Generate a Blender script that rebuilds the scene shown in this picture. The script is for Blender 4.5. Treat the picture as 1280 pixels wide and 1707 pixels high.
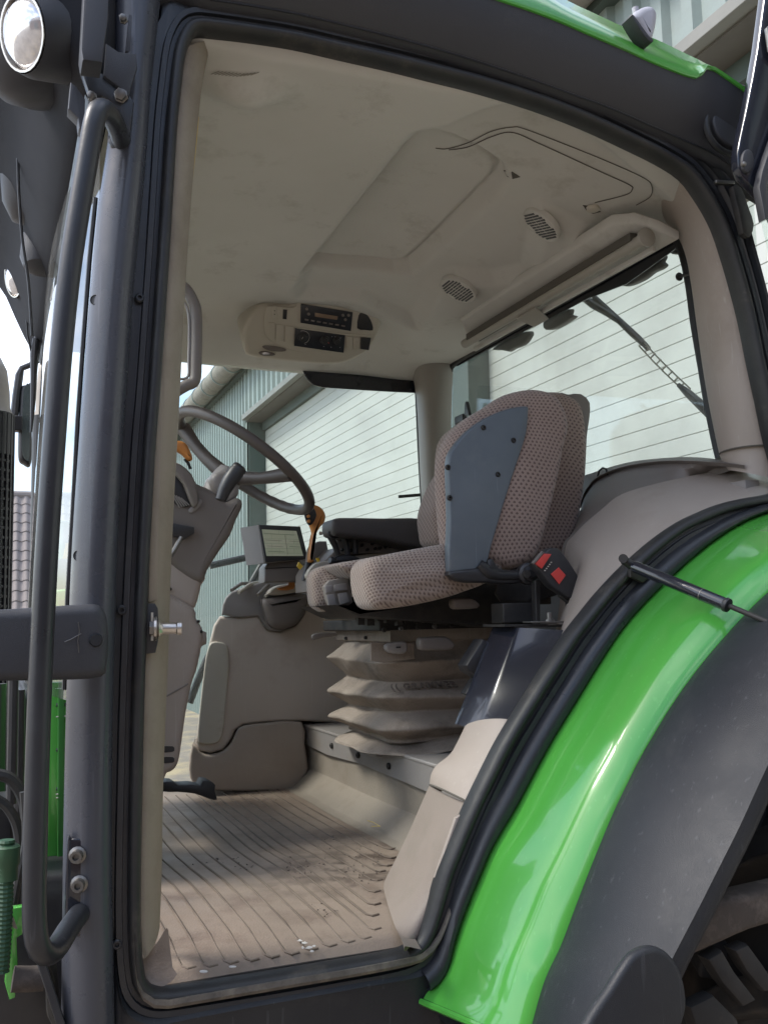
import bpy, bmesh, math, random
from mathutils import Vector, Matrix
random.seed(7)
R = math.radians
sc = bpy.context.scene
for o in list(bpy.data.objects): bpy.data.objects.remove(o)
C = sc.collection
# ------------------------------------------------------------------ camera
F = 1594.0; YAW = R(22.27); PIT = R(6.41); ROL = R(1.32); CAM = Vector((0, 0, 1.75))
cf = Vector((math.sin(YAW)*math.cos(PIT), math.cos(YAW)*math.cos(PIT), math.sin(PIT)))
cr0 = Vector((math.cos(YAW), -math.sin(YAW), 0)); cu0 = cr0.cross(cf)
cright = cr0*math.cos(ROL) - cu0*math.sin(ROL); cup = cu0*math.cos(ROL) + cr0*math.sin(ROL)
cd = bpy.data.cameras.new('camera'); cam = bpy.data.objects.new('camera', cd); C.objects.link(cam)
m = Matrix((cright, cup, -cf)).transposed().to_4x4(); m.translation = CAM
cam.matrix_world = m
cd.sensor_fit = 'VERTICAL'; cd.sensor_height = 24.0; cd.lens = 24.0*F/1707.0
cd.clip_start = 0.02; cd.clip_end = 3000
sc.camera = cam
sc.render.resolution_x = 767; sc.render.resolution_y = 1024
# ------------------------------------------------------------------ world, sun, exposure
SUN_EL, SUN_AZ = R(50), R(285)          # azimuth measured from +Y clockwise (towards +X)
w = bpy.data.worlds.new("World"); sc.world = w; w.use_nodes = True
nt = w.node_tree; nt.nodes.clear()
wo = nt.nodes.new('ShaderNodeOutputWorld'); bg = nt.nodes.new('ShaderNodeBackground')
sky = nt.nodes.new('ShaderNodeTexSky'); sky.sky_type = 'NISHITA'; sky.sun_disc = False
sky.sun_elevation = SUN_EL; sky.sun_rotation = SUN_AZ; sky.air_density = 1.0; sky.dust_density = 1.5
tc = nt.nodes.new('ShaderNodeTexCoord'); mp = nt.nodes.new('ShaderNodeMapping')
mp.inputs['Scale'].default_value = (1, 1, 2.6)
nz = nt.nodes.new('ShaderNodeTexNoise'); nz.inputs['Scale'].default_value = 2.4; nz.inputs['Detail'].default_value = 8
nz.inputs['Roughness'].default_value = 0.55
rp = nt.nodes.new('ShaderNodeValToRGB'); rp.color_ramp.elements[0].position = 0.46; rp.color_ramp.elements[1].position = 0.66
mx = nt.nodes.new('ShaderNodeMix'); mx.data_type = 'RGBA'
nt.links.new(tc.outputs['Generated'], mp.inputs[0]); nt.links.new(mp.outputs[0], nz.inputs['Vector'])
nt.links.new(nz.outputs[0], rp.inputs[0]); nt.links.new(rp.outputs[0], mx.inputs['Factor'])
nt.links.new(sky.outputs[0], mx.inputs['A']); mx.inputs['B'].default_value = (6.6, 6.9, 7.6, 1)
nt.links.new(mx.outputs['Result'], bg.inputs['Color']); bg.inputs['Strength'].default_value = 0.13
nt.links.new(bg.outputs[0], wo.inputs[0])
sd = bpy.data.lights.new('sun', 'SUN'); sd.energy = 1.4; sd.angle = R(14); sd.color = (1.0, 0.95, 0.88)
so = bpy.data.objects.new('sun', sd); C.objects.link(so)
sv = Vector((math.sin(SUN_AZ)*math.cos(SUN_EL), math.cos(SUN_AZ)*math.cos(SUN_EL), math.sin(SUN_EL)))
so.rotation_euler = sv.to_track_quat('Z', 'Y').to_euler()
sc.view_settings.view_transform = 'Standard'; sc.view_settings.look = 'None'
sc.view_settings.gamma = 1; sc.view_settings.use_curve_mapping = False
sc.view_settings.exposure = 1.35
sc.render.engine = 'CYCLES'
sc.cycles.max_bounces = 10; sc.cycles.diffuse_bounces = 6; sc.cycles.transparent_max_bounces = 16

# ------------------------------------------------------------------ helpers
def ray(px, py): return cf + cright*((px-640)/F) - cup*((py-853.5)/F)
def P(px, py, **k):                      # where the sight line of a photo point meets the plane x|y|z = value
    (a, v), = k.items(); i = 'xyz'.index(a); d = ray(px, py)
    return CAM + d*((v-CAM[i])/d[i])
def PL(px, py, o, n):                    # ... meets any plane
    d = ray(px, py); return CAM + d*((Vector(o)-CAM).dot(n)/d.dot(n))
def Ps(pts, **k): return [P(a, b, **k) for a, b in pts]
def cr(pts, n=6, closed=False):          # Catmull-Rom smoothing
    pts = [Vector(p) for p in pts]; N = len(pts); out = []
    for i in range(N if closed else N-1):
        if closed: p0, p1, p2, p3 = pts[i-1], pts[i], pts[(i+1) % N], pts[(i+2) % N]
        else: p0, p1, p2, p3 = pts[max(i-1, 0)], pts[i], pts[i+1], pts[min(i+2, N-1)]
        for j in range(n):
            t = j/n
            out.append(0.5*((2*p1)+(p2-p0)*t+(2*p0-5*p1+4*p2-p3)*t*t+(3*p1-p0-3*p2+p3)*t**3))
    if not closed: out.append(pts[-1])
    return out
def resample(pts, n):
    L = [0]
    for a, b in zip(pts, pts[1:]): L.append(L[-1]+(b-a).length)
    out = []; j = 0
    for i in range(n):
        s = L[-1]*i/(n-1)
        while j < len(pts)-2 and L[j+1] < s: j += 1
        t = (s-L[j])/max(1e-9, L[j+1]-L[j]); out.append(pts[j].lerp(pts[j+1], min(1, max(0, t))))
    return out
class MB:
    def __init__(s): s.v = []; s.f = []
    def add(s, v, f):
        k = len(s.v); s.v += [Vector(p) for p in v]; s.f += [tuple(i+k for i in q) for q in f]; return s
    def box(s, c, d, rot=None):
        c = Vector(c); h = [Vector((a*d[0]/2, b*d[1]/2, e*d[2]/2)) for a in (-1, 1) for b in (-1, 1) for e in (-1, 1)]
        if rot is not None: h = [rot @ p for p in h]
        return s.add([c+p for p in h], [(0, 1, 3, 2), (4, 6, 7, 5), (0, 4, 5, 1), (2, 3, 7, 6), (0, 2, 6, 4), (1, 5, 7, 3)])
    def bar(s, a, b, wd, ht, up=(0, 0, 1)):
        a = Vector(a); b = Vector(b); x = (b-a); L = x.length; x.normalize()
        y = Vector(up).cross(x).normalized(); z = x.cross(y)
        return s.box((a+b)/2, (L, wd, ht), Matrix((x, y, z)).transposed())
    def grid(s, rows, cu=False, cv=False):
        n = len(rows[0]); v = [p for r_ in rows for p in r_]; f = []; m_ = len(rows)
        for i in range(m_ if cv else m_-1):
            for j in range(n if cu else n-1):
                a = i*n+j; b = i*n+(j+1) % n; c = ((i+1) % m_)*n+(j+1) % n; d = ((i+1) % m_)*n+j
                f.append((a, b, c, d))
        return s.add(v, f)
    def tube(s, path, r, n=12, cap=True, closed=False):
        path = [Vector(p) for p in path]; N = len(path); rows = []; up = None
        for i, p in enumerate(path):
            if closed: t = path[(i+1) % N]-path[i-1]
            else: t = path[min(i+1, N-1)]-path[max(i-1, 0)]
            t.normalize()
            if up is None: up = t.orthogonal().normalized()
            up = (up-t*up.dot(t)); up.normalize(); sd_ = t.cross(up)
            rr = r[i] if isinstance(r, (list, tuple)) else r
            rows.append([p+(up*math.cos(2*math.pi*k/n)+sd_*math.sin(2*math.pi*k/n))*rr for k in range(n)])
        k0 = len(s.v); s.grid(rows, cu=True, cv=closed)
        if cap and not closed:
            s.f.append(tuple(k0+k for k in range(n))[::-1]); e = k0+(N-1)*n; s.f.append(tuple(e+k for k in range(n)))
        return s
    def lathe(s, c, ax, prof, n=20):
        ax = Vector(ax).normalized(); u = ax.orthogonal().normalized(); v = ax.cross(u); c = Vector(c)
        rows = [[c+ax*h+(u*math.cos(2*math.pi*k/n)+v*math.sin(2*math.pi*k/n))*r_ for k in range(n)] for r_, h in prof]
        k0 = len(s.v); s.grid(rows, cu=True)
        s.f.append(tuple(k0+k for k in range(n))[::-1]); e = k0+(len(prof)-1)*n; s.f.append(tuple(e+k for k in range(n)))
        return s
    def prism(s, pts, vec):
        n = len(pts); vec = Vector(vec); k0 = len(s.v); s.v += [Vector(p) for p in pts]+[Vector(p)+vec for p in pts]
        s.f.append(tuple(k0+i for i in range(n))[::-1]); s.f.append(tuple(k0+n+i for i in range(n)))
        for i in range(n): s.f.append((k0+i, k0+(i+1) % n, k0+n+(i+1) % n, k0+n+i))
        return s
    def pillow(s, pts, vec, rnd=0.01, seg=4, rnd2=None, dome=0.0):
        pts = [Vector(p) for p in pts]; n = len(pts); vec = Vector(vec); T = vec.length; ax = vec.normalized()
        rnd2 = rnd if rnd2 is None else rnd2; nrm = Vector((0, 0, 0)); cen = sum(pts, Vector())/n
        for i in range(n): nrm += (pts[i]-cen).cross(pts[(i+1) % n]-cen)
        nrm.normalize(); inn = []
        for i in range(n):
            a = (pts[i]-pts[i-1]); b = (pts[(i+1) % n]-pts[i]); a = nrm.cross(a.normalized()); b = nrm.cross(b.normalized())
            q = a+b; q = q/max(0.35, q.length**2/2) if q.length > 1e-6 else a; inn.append(q)
        rm = max(rnd, rnd2)
        if rm > 0:                            # keep the inset outline from folding over itself
            T_ = [p+q*rm for p, q in zip(pts, inn)]
            for _ in range(80):
                bad = [i for i in range(n) if (T_[(i+1) % n]-T_[i]).dot(pts[(i+1) % n]-pts[i]) < -1e-12]
                if not bad: break
                for i in bad:
                    m_ = (T_[i]+T_[(i+1) % n])/2; T_[i] = m_.copy(); T_[(i+1) % n] = m_.copy()
            inn = [(t_-p)/rm for t_, p in zip(T_, pts)]
        def ring(ins, h): return [p+q*ins+ax*h for p, q in zip(pts, inn)]
        rows = []
        for k in range(seg+1):
            a = math.pi/2*k/seg; rows.append(ring(rnd*(1-math.sin(a)), rnd*(1-math.cos(a))))
        for k in range(seg+1):
            a = math.pi/2*k/seg; rows.append(ring(rnd2*(1-math.cos(a)), T-rnd2*(1-math.sin(a))))
        k0 = len(s.v); s.grid(rows, cu=True)
        def cap(row, h, flip):
            c0 = sum(row, Vector())/n; prev = [k0+(0 if flip else (len(rows)-1)*n)+i for i in range(n)]
            if dome > 0:
                for fr in (0.75, 0.5, 0.25):
                    kk = len(s.v); s.v += [c0.lerp(p, fr)+ax*h*dome*(1-fr*fr) for p in row]
                    for i in range(n):
                        q = (prev[i], prev[(i+1) % n], kk+(i+1) % n, kk+i); s.f.append(q[::-1] if flip else q)
                    prev = [kk+i for i in range(n)]
                s.v.append(c0+ax*h*dome); kc = len(s.v)-1
                for i in range(n):
                    q = (prev[i], prev[(i+1) % n], kc); s.f.append(q[::-1] if flip else q)
                return
            s.f.append(tuple(prev[::-1] if flip else prev))
        cap(rows[0], -1, True); cap(rows[-1], 1, False)
        return s
    def sweep(s, path, prof, out, closed=False, plane_n=None):
        # prof: (w, d): w along the in-plane outward normal, d along 'out'
        N = len(path); out = Vector(out); rows = []
        for i in range(N):
            t = (path[(i+1) % N]-path[i-1]) if closed else (path[min(i+1, N-1)]-path[max(i-1, 0)])
            t.normalize(); nn = t.cross(out).normalized()
            rows.append([path[i]+nn*w_+out*d_ for w_, d_ in prof])
        return s.grid(rows, cv=closed)
    def build(s, name, mat, parent=None, root=None, smooth=35, bevel=0, label=None, **props):
        me = bpy.data.meshes.new(name)
        base = BASE[parent.name] if parent else Vector((0, 0, 0))
        me.from_pydata([tuple(p-Vector(base)) for p in s.v], [], s.f); me.validate()
        bm = bmesh.new(); bm.from_mesh(me); bmesh.ops.recalc_face_normals(bm, faces=bm.faces); bm.to_mesh(me); bm.free()
        me.materials.append(mat)
        if smooth:
            me.polygons.foreach_set('use_smooth', [True]*len(me.polygons)); me.set_sharp_from_angle(angle=R(smooth))
        o = bpy.data.objects.new(name, me); C.objects.link(o)
        if parent: o.parent = parent
        if bevel:
            b = o.modifiers.new('bevel', 'BEVEL'); b.width = bevel; b.segments = 3; b.limit_method = 'ANGLE'; b.angle_limit = R(40)
            b.harden_normals = False
        BASE[o.name] = Vector(base)
        if label: o['label'] = label
        for k, v in props.items(): o[k] = v
        return o
BASE = {}
def thing(name, label, cat, loc, group=None):
    o = bpy.data.objects.new(name, None); C.objects.link(o); o.location = loc; o.empty_display_size = 0.2
    o['label'] = label; o['category'] = cat
    if group: o['group'] = group
    BASE[o.name] = Vector(loc); return o

# ------------------------------------------------------------------ materials
def mat(name, col, rough=0.5, metal=0.0, var=0.0, vcol=None, vscale=6.0, bump=0.0, bscale=300.0, spec=0.5, coat=0.0,
        dirt=None, dscale=3.0, dlo=0.5, dhi=0.7, damt=0.6, rvar=0.0, scratch=0.0):
    m = bpy.data.materials.new(name); m.use_nodes = True; n = m.node_tree; b = n.nodes['Principled BSDF']; L = n.links.new
    b.inputs['Roughness'].default_value = rough; b.inputs['Metallic'].default_value = metal
    b.inputs['Specular IOR Level'].default_value = spec; b.inputs['Coat Weight'].default_value = coat
    b.inputs['Coat Roughness'].default_value = 0.06
    tc = n.nodes.new('ShaderNodeTexCoord')
    base = n.nodes.new('ShaderNodeRGB'); base.outputs[0].default_value = (*col, 1); cur = base.outputs[0]
    def noise(sc_, det=6, ro=0.6):
        z = n.nodes.new('ShaderNodeTexNoise'); z.inputs['Scale'].default_value = sc_; z.inputs['Detail'].default_value = det
        z.inputs['Roughness'].default_value = ro; L(tc.outputs['Object'], z.inputs['Vector']); return z
    def ramp(src, lo, hi):
        r_ = n.nodes.new('ShaderNodeMapRange'); r_.inputs['From Min'].default_value = lo; r_.inputs['From Max'].default_value = hi
        L(src, r_.inputs['Value']); return r_.outputs[0]
    def mix(fac, a, bcol, amt=1.0):
        x = n.nodes.new('ShaderNodeMix'); x.data_type = 'RGBA'
        mm = n.nodes.new('ShaderNodeMath'); mm.operation = 'MULTIPLY'; mm.inputs[1].default_value = amt; L(fac, mm.inputs[0])
        L(mm.outputs[0], x.inputs['Factor']); L(a, x.inputs['A'])
        if isinstance(bcol, tuple): x.inputs['B'].default_value = (*bcol, 1)
        else: L(bcol, x.inputs['B'])
        return x.outputs['Result']
    if var > 0:
        v2 = vcol or tuple(c*0.6 for c in col); cur = mix(ramp(noise(vscale).outputs[0], 0.35, 0.7), cur, v2, var)
    if dirt: cur = mix(ramp(noise(dscale, 9, 0.7).outputs[0], dlo, dhi), cur, dirt, damt)
    if scratch > 0:
        mpn = n.nodes.new('ShaderNodeMapping'); mpn.inputs['Scale'].default_value = (90, 90, 2.5); mpn.inputs['Rotation'].default_value = (0.15, 0.3, 0.1)
        z = n.nodes.new('ShaderNodeTexNoise'); z.inputs['Scale'].default_value = 1.5; L(tc.outputs['Object'], mpn.inputs[0]); L(mpn.outputs[0], z.inputs['Vector'])
        cur = mix(ramp(z.outputs[0], 0.66, 0.72), cur, tuple(min(1, c*3+0.1) for c in col), scratch)
    L(cur, b.inputs['Base Color'])
    if rvar > 0:
        z = noise(9, 8, 0.65); mr = n.nodes.new('ShaderNodeMapRange'); L(z.outputs[0], mr.inputs['Value'])
        mr.inputs['From Min'].default_value = 0.3; mr.inputs['From Max'].default_value = 0.7
        mr.inputs['To Min'].default_value = max(0.02, rough-rvar); mr.inputs['To Max'].default_value = min(1, rough+rvar)
        L(mr.outputs[0], b.inputs['Roughness'])
    if bump > 0:
        bp = n.nodes.new('ShaderNodeBump'); bp.inputs['Strength'].default_value = bump; bp.inputs['Distance'].default_value = 0.002
        L(noise(bscale, 3).outputs[0], bp.inputs['Height']); L(bp.outputs[0], b.inputs['Normal'])
    return m
M = {}
M['black'] = mat('black paint', (0.020, 0.022, 0.027), 0.36, var=0.6, vcol=(0.034, 0.036, 0.04), vscale=5, dirt=(0.10, 0.09, 0.075), dscale=5, dlo=0.6, dhi=0.82, damt=0.45, rvar=0.12, bump=0.12, bscale=120, scratch=0.12)
M['post'] = mat('satin grey post paint', (0.058, 0.062, 0.076), 0.30, var=0.5, vcol=(0.04, 0.043, 0.052), vscale=3, dirt=(0.13, 0.12, 0.10), dlo=0.62, dhi=0.85, damt=0.4, rvar=0.1, scratch=0.12, bump=0.08, bscale=80)
M['rubber'] = mat('rubber seal', (0.016, 0.017, 0.019), 0.5, var=0.7, vcol=(0.035, 0.034, 0.032), vscale=14, dirt=(0.17, 0.145, 0.115), dscale=7, dlo=0.58, dhi=0.78, damt=0.5, bump=0.3, bscale=90)
M['fascia'] = mat('textured black roof plastic', (0.032, 0.034, 0.042), 0.48, var=0.5, vcol=(0.048, 0.047, 0.05), vscale=2.5, dirt=(0.12, 0.11, 0.1), dscale=6, dlo=0.62, dhi=0.85, damt=0.3, bump=0.35, bscale=700)
M['exten'] = mat('black fender plastic', (0.018, 0.020, 0.025), 0.46, spec=0.32, var=0.6, vcol=(0.042, 0.044, 0.048), vscale=2.5, dirt=(0.16, 0.15, 0.135), dscale=7, dlo=0.58, dhi=0.9, damt=0.22, bump=0.3, bscale=600, rvar=0.1, scratch=0.16)
M['green'] = mat('gloss green paint', (0.085, 0.40, 0.058), 0.24, coat=1.0, var=0.25, vcol=(0.075, 0.36, 0.05), vscale=3, dirt=(0.2, 0.3, 0.14), dscale=9, dlo=0.62, dhi=0.9, damt=0.35, scratch=0.06)
M['beige'] = mat('beige cab plastic', (0.37, 0.315, 0.275), 0.5, var=0.4, vcol=(0.31, 0.26, 0.22), vscale=3, dirt=(0.22, 0.17, 0.13), dscale=4, dlo=0.53, dhi=0.8, damt=0.5, bump=0.4, bscale=900, scratch=0.07)
M['beige2'] = mat('grimy beige post trim', (0.29, 0.25, 0.195), 0.55, var=0.6, vcol=(0.22, 0.18, 0.135), vscale=3, dirt=(0.13, 0.095, 0.065), dscale=4, dlo=0.48, dhi=0.72, damt=0.65, bump=0.3, bscale=500)
M['liner'] = mat('felt headliner', (0.61, 0.592, 0.555), 0.9, var=0.6, vcol=(0.53, 0.51, 0.47), vscale=2.4, dirt=(0.26, 0.23, 0.18), dscale=6, dlo=0.56, dhi=0.78, damt=0.55, bump=0.7, bscale=900, spec=0.2)
M['cream'] = mat('light grey beige console plastic', (0.50, 0.46, 0.39), 0.45, var=0.3, vcol=(0.44, 0.40, 0.33), vscale=5, bump=0.25, bscale=900)
M['taupe'] = mat('dark taupe plastic', (0.17, 0.148, 0.135), 0.45, var=0.4, vcol=(0.18, 0.155, 0.135), vscale=5, bump=0.35, bscale=900)
M['greycap'] = mat('mid grey console plastic', (0.28, 0.26, 0.25), 0.42, var=0.4, vcol=(0.19, 0.175, 0.165), vscale=5, bump=0.3, bscale=900)
M['plate'] = mat('grey seat platform steel', (0.25, 0.235, 0.225), 0.5, var=0.5, vcol=(0.2, 0.18, 0.165), vscale=6, dirt=(0.26, 0.2, 0.14), dlo=0.5, dhi=0.75, damt=0.6, bump=0.2, bscale=300)
M['mech'] = mat('greasy black metal', (0.018, 0.018, 0.019), 0.55, metal=0.0, spec=0.35, var=0.6, vcol=(0.06, 0.052, 0.045), vscale=25, dirt=(0.18, 0.15, 0.11), dscale=20, dlo=0.58, dhi=0.8, damt=0.5)
M['blackp'] = mat('black plastic', (0.022, 0.022, 0.025), 0.4, var=0.4, vcol=(0.045, 0.043, 0.042), vscale=20, bump=0.2, bscale=600)
M['gloss'] = mat('gloss black sheet metal', (0.013, 0.015, 0.024), 0.2, coat=0.6, var=0.4, vcol=(0.03, 0.032, 0.04), vscale=12, dirt=(0.15, 0.13, 0.1), dscale=12, dlo=0.62, dhi=0.85, damt=0.35)
M['bluegrey'] = mat('blue grey armrest plate', (0.10, 0.122, 0.145), 0.36, var=0.6, vcol=(0.14, 0.165, 0.185), vscale=7, dirt=(0.2, 0.21, 0.21), dscale=10, dlo=0.56, dhi=0.78, damt=0.4, bump=0.3, bscale=500, scratch=0.35)
M['railm'] = mat('dull slide rail steel', (0.045, 0.045, 0.046), 0.7, var=0.8, vcol=(0.09, 0.08, 0.07), vscale=30, dirt=(0.16, 0.13, 0.1), dscale=18)
M['steel'] = mat('bright steel', (0.62, 0.59, 0.55), 0.28, metal=1.0, var=0.5, vcol=(0.35, 0.31, 0.27), vscale=30, rvar=0.15)
M['zinc'] = mat('dull zinc', (0.22, 0.215, 0.21), 0.42, metal=0.9, var=0.5, vcol=(0.18, 0.16, 0.13), vscale=40)
M['orange'] = mat('orange control plastic', (0.55, 0.22, 0.055), 0.4, var=0.4, vcol=(0.42, 0.17, 0.05), vscale=30)
M['red'] = mat('red buckle plastic', (0.62, 0.06, 0.05), 0.4, var=0.2, vscale=40)
M['bellow'] = mat('dusty rubber bellows', (0.31, 0.26, 0.215), 0.75, var=0.7, vcol=(0.23, 0.19, 0.155), vscale=9, dirt=(0.10, 0.078, 0.06), dscale=10, dlo=0.48, dhi=0.7, damt=0.65, bump=0.7, bscale=160, scratch=0.08)
M['embos'] = mat('embossed lettering rubber', (0.15, 0.122, 0.10), 0.8, var=0.4, vscale=30)
M['pattern'] = None
M['shedpost'] = mat('dark green steel post', (0.06, 0.085, 0.075), 0.55, var=0.4, vcol=(0.09, 0.12, 0.105), vscale=3, dirt=(0.18, 0.19, 0.17), dlo=0.6, dhi=0.8, damt=0.4)
M['corru'] = mat('pale green corrugated steel', (0.21, 0.26, 0.245), 0.45, var=0.5, vcol=(0.27, 0.315, 0.30), vscale=2, dirt=(0.14, 0.15, 0.13), dscale=2, dlo=0.52, dhi=0.8, damt=0.6)
M['board'] = mat('white door boards', (0.43, 0.45, 0.42), 0.5, var=0.35, vcol=(0.37, 0.39, 0.355), vscale=0.9, dirt=(0.29, 0.29, 0.22), dscale=1.1, dlo=0.56, dhi=0.85, damt=0.5, bump=0.25, bscale=60)
M['soffit'] = mat('brown grey soffit', (0.12, 0.112, 0.098), 0.7, var=0.5, vscale=4)
M['gutter'] = mat('weathered fibre cement gutter', (0.23, 0.215, 0.19), 0.8, var=0.8, vcol=(0.33, 0.31, 0.275), vscale=5, dirt=(0.1, 0.09, 0.07), dscale=3, dlo=0.5, dhi=0.7, damt=0.6, bump=0.6, bscale=40)
M['lampglass'] = mat('lamp lens', (0.85, 0.86, 0.88), 0.12, metal=0.55, var=0.6, vcol=(0.45, 0.46, 0.5), vscale=60, coat=1.0)
M['mirrorg'] = mat('mirror glass', (0.35, 0.42, 0.40), 0.12, metal=0.8)
M['tyre'] = mat('tyre rubber', (0.013, 0.013, 0.014), 0.75, var=0.5, vcol=(0.05, 0.045, 0.04), vscale=6, dirt=(0.16, 0.12, 0.09), dscale=3, dlo=0.58, dhi=0.78, damt=0.5, bump=0.4, bscale=90)
M['mud'] = mat('dried mud on steel', (0.065, 0.053, 0.046), 0.9, var=0.8, vcol=(0.05, 0.042, 0.037), vscale=14, dirt=(0.17, 0.14, 0.12), dscale=25, dlo=0.5, dhi=0.7, bump=1.0, bscale=45)
M['roofgreen'] = mat('green roof shell', (0.075, 0.34, 0.05), 0.28, coat=0.8, dirt=(0.2, 0.28, 0.15), dscale=8, damt=0.3)
M['yellow'] = mat('yellow hood stripe', (0.75, 0.5, 0.04), 0.35, coat=0.5)
M['white'] = mat('chalky white', (0.52, 0.50, 0.47), 0.8)
M['straw'] = mat('straw', (0.55, 0.42, 0.18), 0.8)
M['crumb'] = mat('dark soil crumbs', (0.05, 0.038, 0.03), 0.95)
M['radio'] = mat('dark radio face', (0.022, 0.025, 0.032), 0.3, var=0.3, vscale=60)
M['lcd'] = mat('radio display', (0.24, 0.17, 0.12), 0.25)
M['roofpanel'] = mat('grey office blind plastic', (0.36, 0.335, 0.29), 0.55, var=0.3, vscale=8)
M['gps'] = mat('grey antenna plastic', (0.42, 0.42, 0.47), 0.5, var=0.3, vscale=20, bump=0.2, bscale=500)
M['hose'] = mat('green corrugated hose', (0.02, 0.07, 0.03), 0.5, var=0.5, vscale=30)
M['houseWall'] = mat('rendered wall', (0.55, 0.42, 0.34), 0.8, var=0.4, vscale=3)
M['rtile'] = mat('grey roof tile', (0.21, 0.185, 0.175), 0.85, var=0.7, vcol=(0.27, 0.235, 0.22), vscale=3)

# headliner and mats get their own treatment; seat cloth: staggered dark flecks woven into beige
def cloth_mat(name, axes, cell, c0, c1):
    m = bpy.data.materials.new(name); m.use_nodes = True; n = m.node_tree; b = n.nodes['Principled BSDF']; L = n.links.new
    tc = n.nodes.new('ShaderNodeTexCoord'); sp = n.nodes.new('ShaderNodeSeparateXYZ')
    nzz = n.nodes.new('ShaderNodeTexNoise'); nzz.inputs['Scale'].default_value = 5; nzz.inputs['Detail'].default_value = 1
    va = n.nodes.new('ShaderNodeVectorMath'); va.operation = 'MULTIPLY_ADD'; va.inputs[1].default_value = (0.03, 0.03, 0.03)
    L(nzz.outputs['Color'], va.inputs[0]); L(tc.outputs['Object'], va.inputs[2]); L(tc.outputs['Object'], nzz.inputs['Vector'])
    L(va.outputs[0], sp.inputs[0])
    def math_(op, a, bb=None):
        x = n.nodes.new('ShaderNodeMath'); x.operation = op
        for i, q in enumerate((a, bb)):
            if q is None: continue
            if isinstance(q, (int, float)): x.inputs[i].default_value = q
            else: L(q, x.inputs[i])
        return x.outputs[0]
    u = math_('MULTIPLY', math_('SUBTRACT', sp.outputs['X'], sp.outputs['Y']), 1/cell); v = math_('MULTIPLY', math_('ADD', sp.outputs['Z'], math_('MULTIPLY', sp.outputs['Y'], 0.5)), 1/(cell*0.72))
    row = math_('FLOOR', v); odd = math_('MULTIPLY', math_('MODULO', math_('ADD', row, 1000), 2), 0.5); u2 = math_('ADD', u, odd)
    fu = math_('SUBTRACT', math_('FRACT', u2), 0.5); fv = math_('SUBTRACT', math_('FRACT', v), 0.5)
    # little arrow shape: width shrinks with height
    d = math_('ADD', math_('MULTIPLY', math_('ABSOLUTE', fu), 1.0), math_('MULTIPLY', math_('ABSOLUTE', math_('SUBTRACT', fv, math_('MULTIPLY', math_('ABSOLUTE', fu), -0.3))), 0.75))
    fine = n.nodes.new('ShaderNodeTexNoise'); fine.inputs['Scale'].default_value = 420; L(tc.outputs['Object'], fine.inputs['Vector'])
    d2 = math_('ADD', d, math_('MULTIPLY', math_('SUBTRACT', fine.outputs[0], 0.5), 0.22))
    mr = n.nodes.new('ShaderNodeMapRange'); mr.inputs['From Min'].default_value = 0.24; mr.inputs['From Max'].default_value = 0.36; L(d2, mr.inputs['Value'])
    big = n.nodes.new('ShaderNodeTexNoise'); big.inputs['Scale'].default_value = 6; L(tc.outputs['Object'], big.inputs['Vector'])
    x = n.nodes.new('ShaderNodeMix'); x.data_type = 'RGBA'; L(mr.outputs[0], x.inputs['Factor']); x.inputs['A'].default_value = (*c1, 1); x.inputs['B'].default_value = (*c0, 1)
    y = n.nodes.new('ShaderNodeMix'); y.data_type = 'RGBA'; y.blend_type = 'MULTIPLY'; L(big.outputs[0], y.inputs['Factor']); L(x.outputs['Result'], y.inputs['A']); y.inputs['B'].default_value = (0.72, 0.70, 0.68, 1)
    L(y.outputs['Result'], b.inputs['Base Color']); b.inputs['Roughness'].default_value = 0.95; b.inputs['Sheen Weight'].default_value = 0.3
    b.inputs['Specular IOR Level'].default_value = 0.15
    bp = n.nodes.new('ShaderNodeBump'); bp.inputs['Strength'].default_value = 0.7; bp.inputs['Distance'].default_value = 0.002; L(d2, bp.inputs['Height']); L(bp.outputs[0], b.inputs['Normal'])
    return m
M['cloth'] = cloth_mat('seat cloth with woven flecks', ('X', 'Z'), 0.0122, (0.39, 0.30, 0.258), (0.165, 0.115, 0.10))
M['cloth2'] = cloth_mat('seat cushion cloth', ('X', 'Z'), 0.0105, (0.40, 0.325, 0.28), (0.18, 0.13, 0.112))

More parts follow.
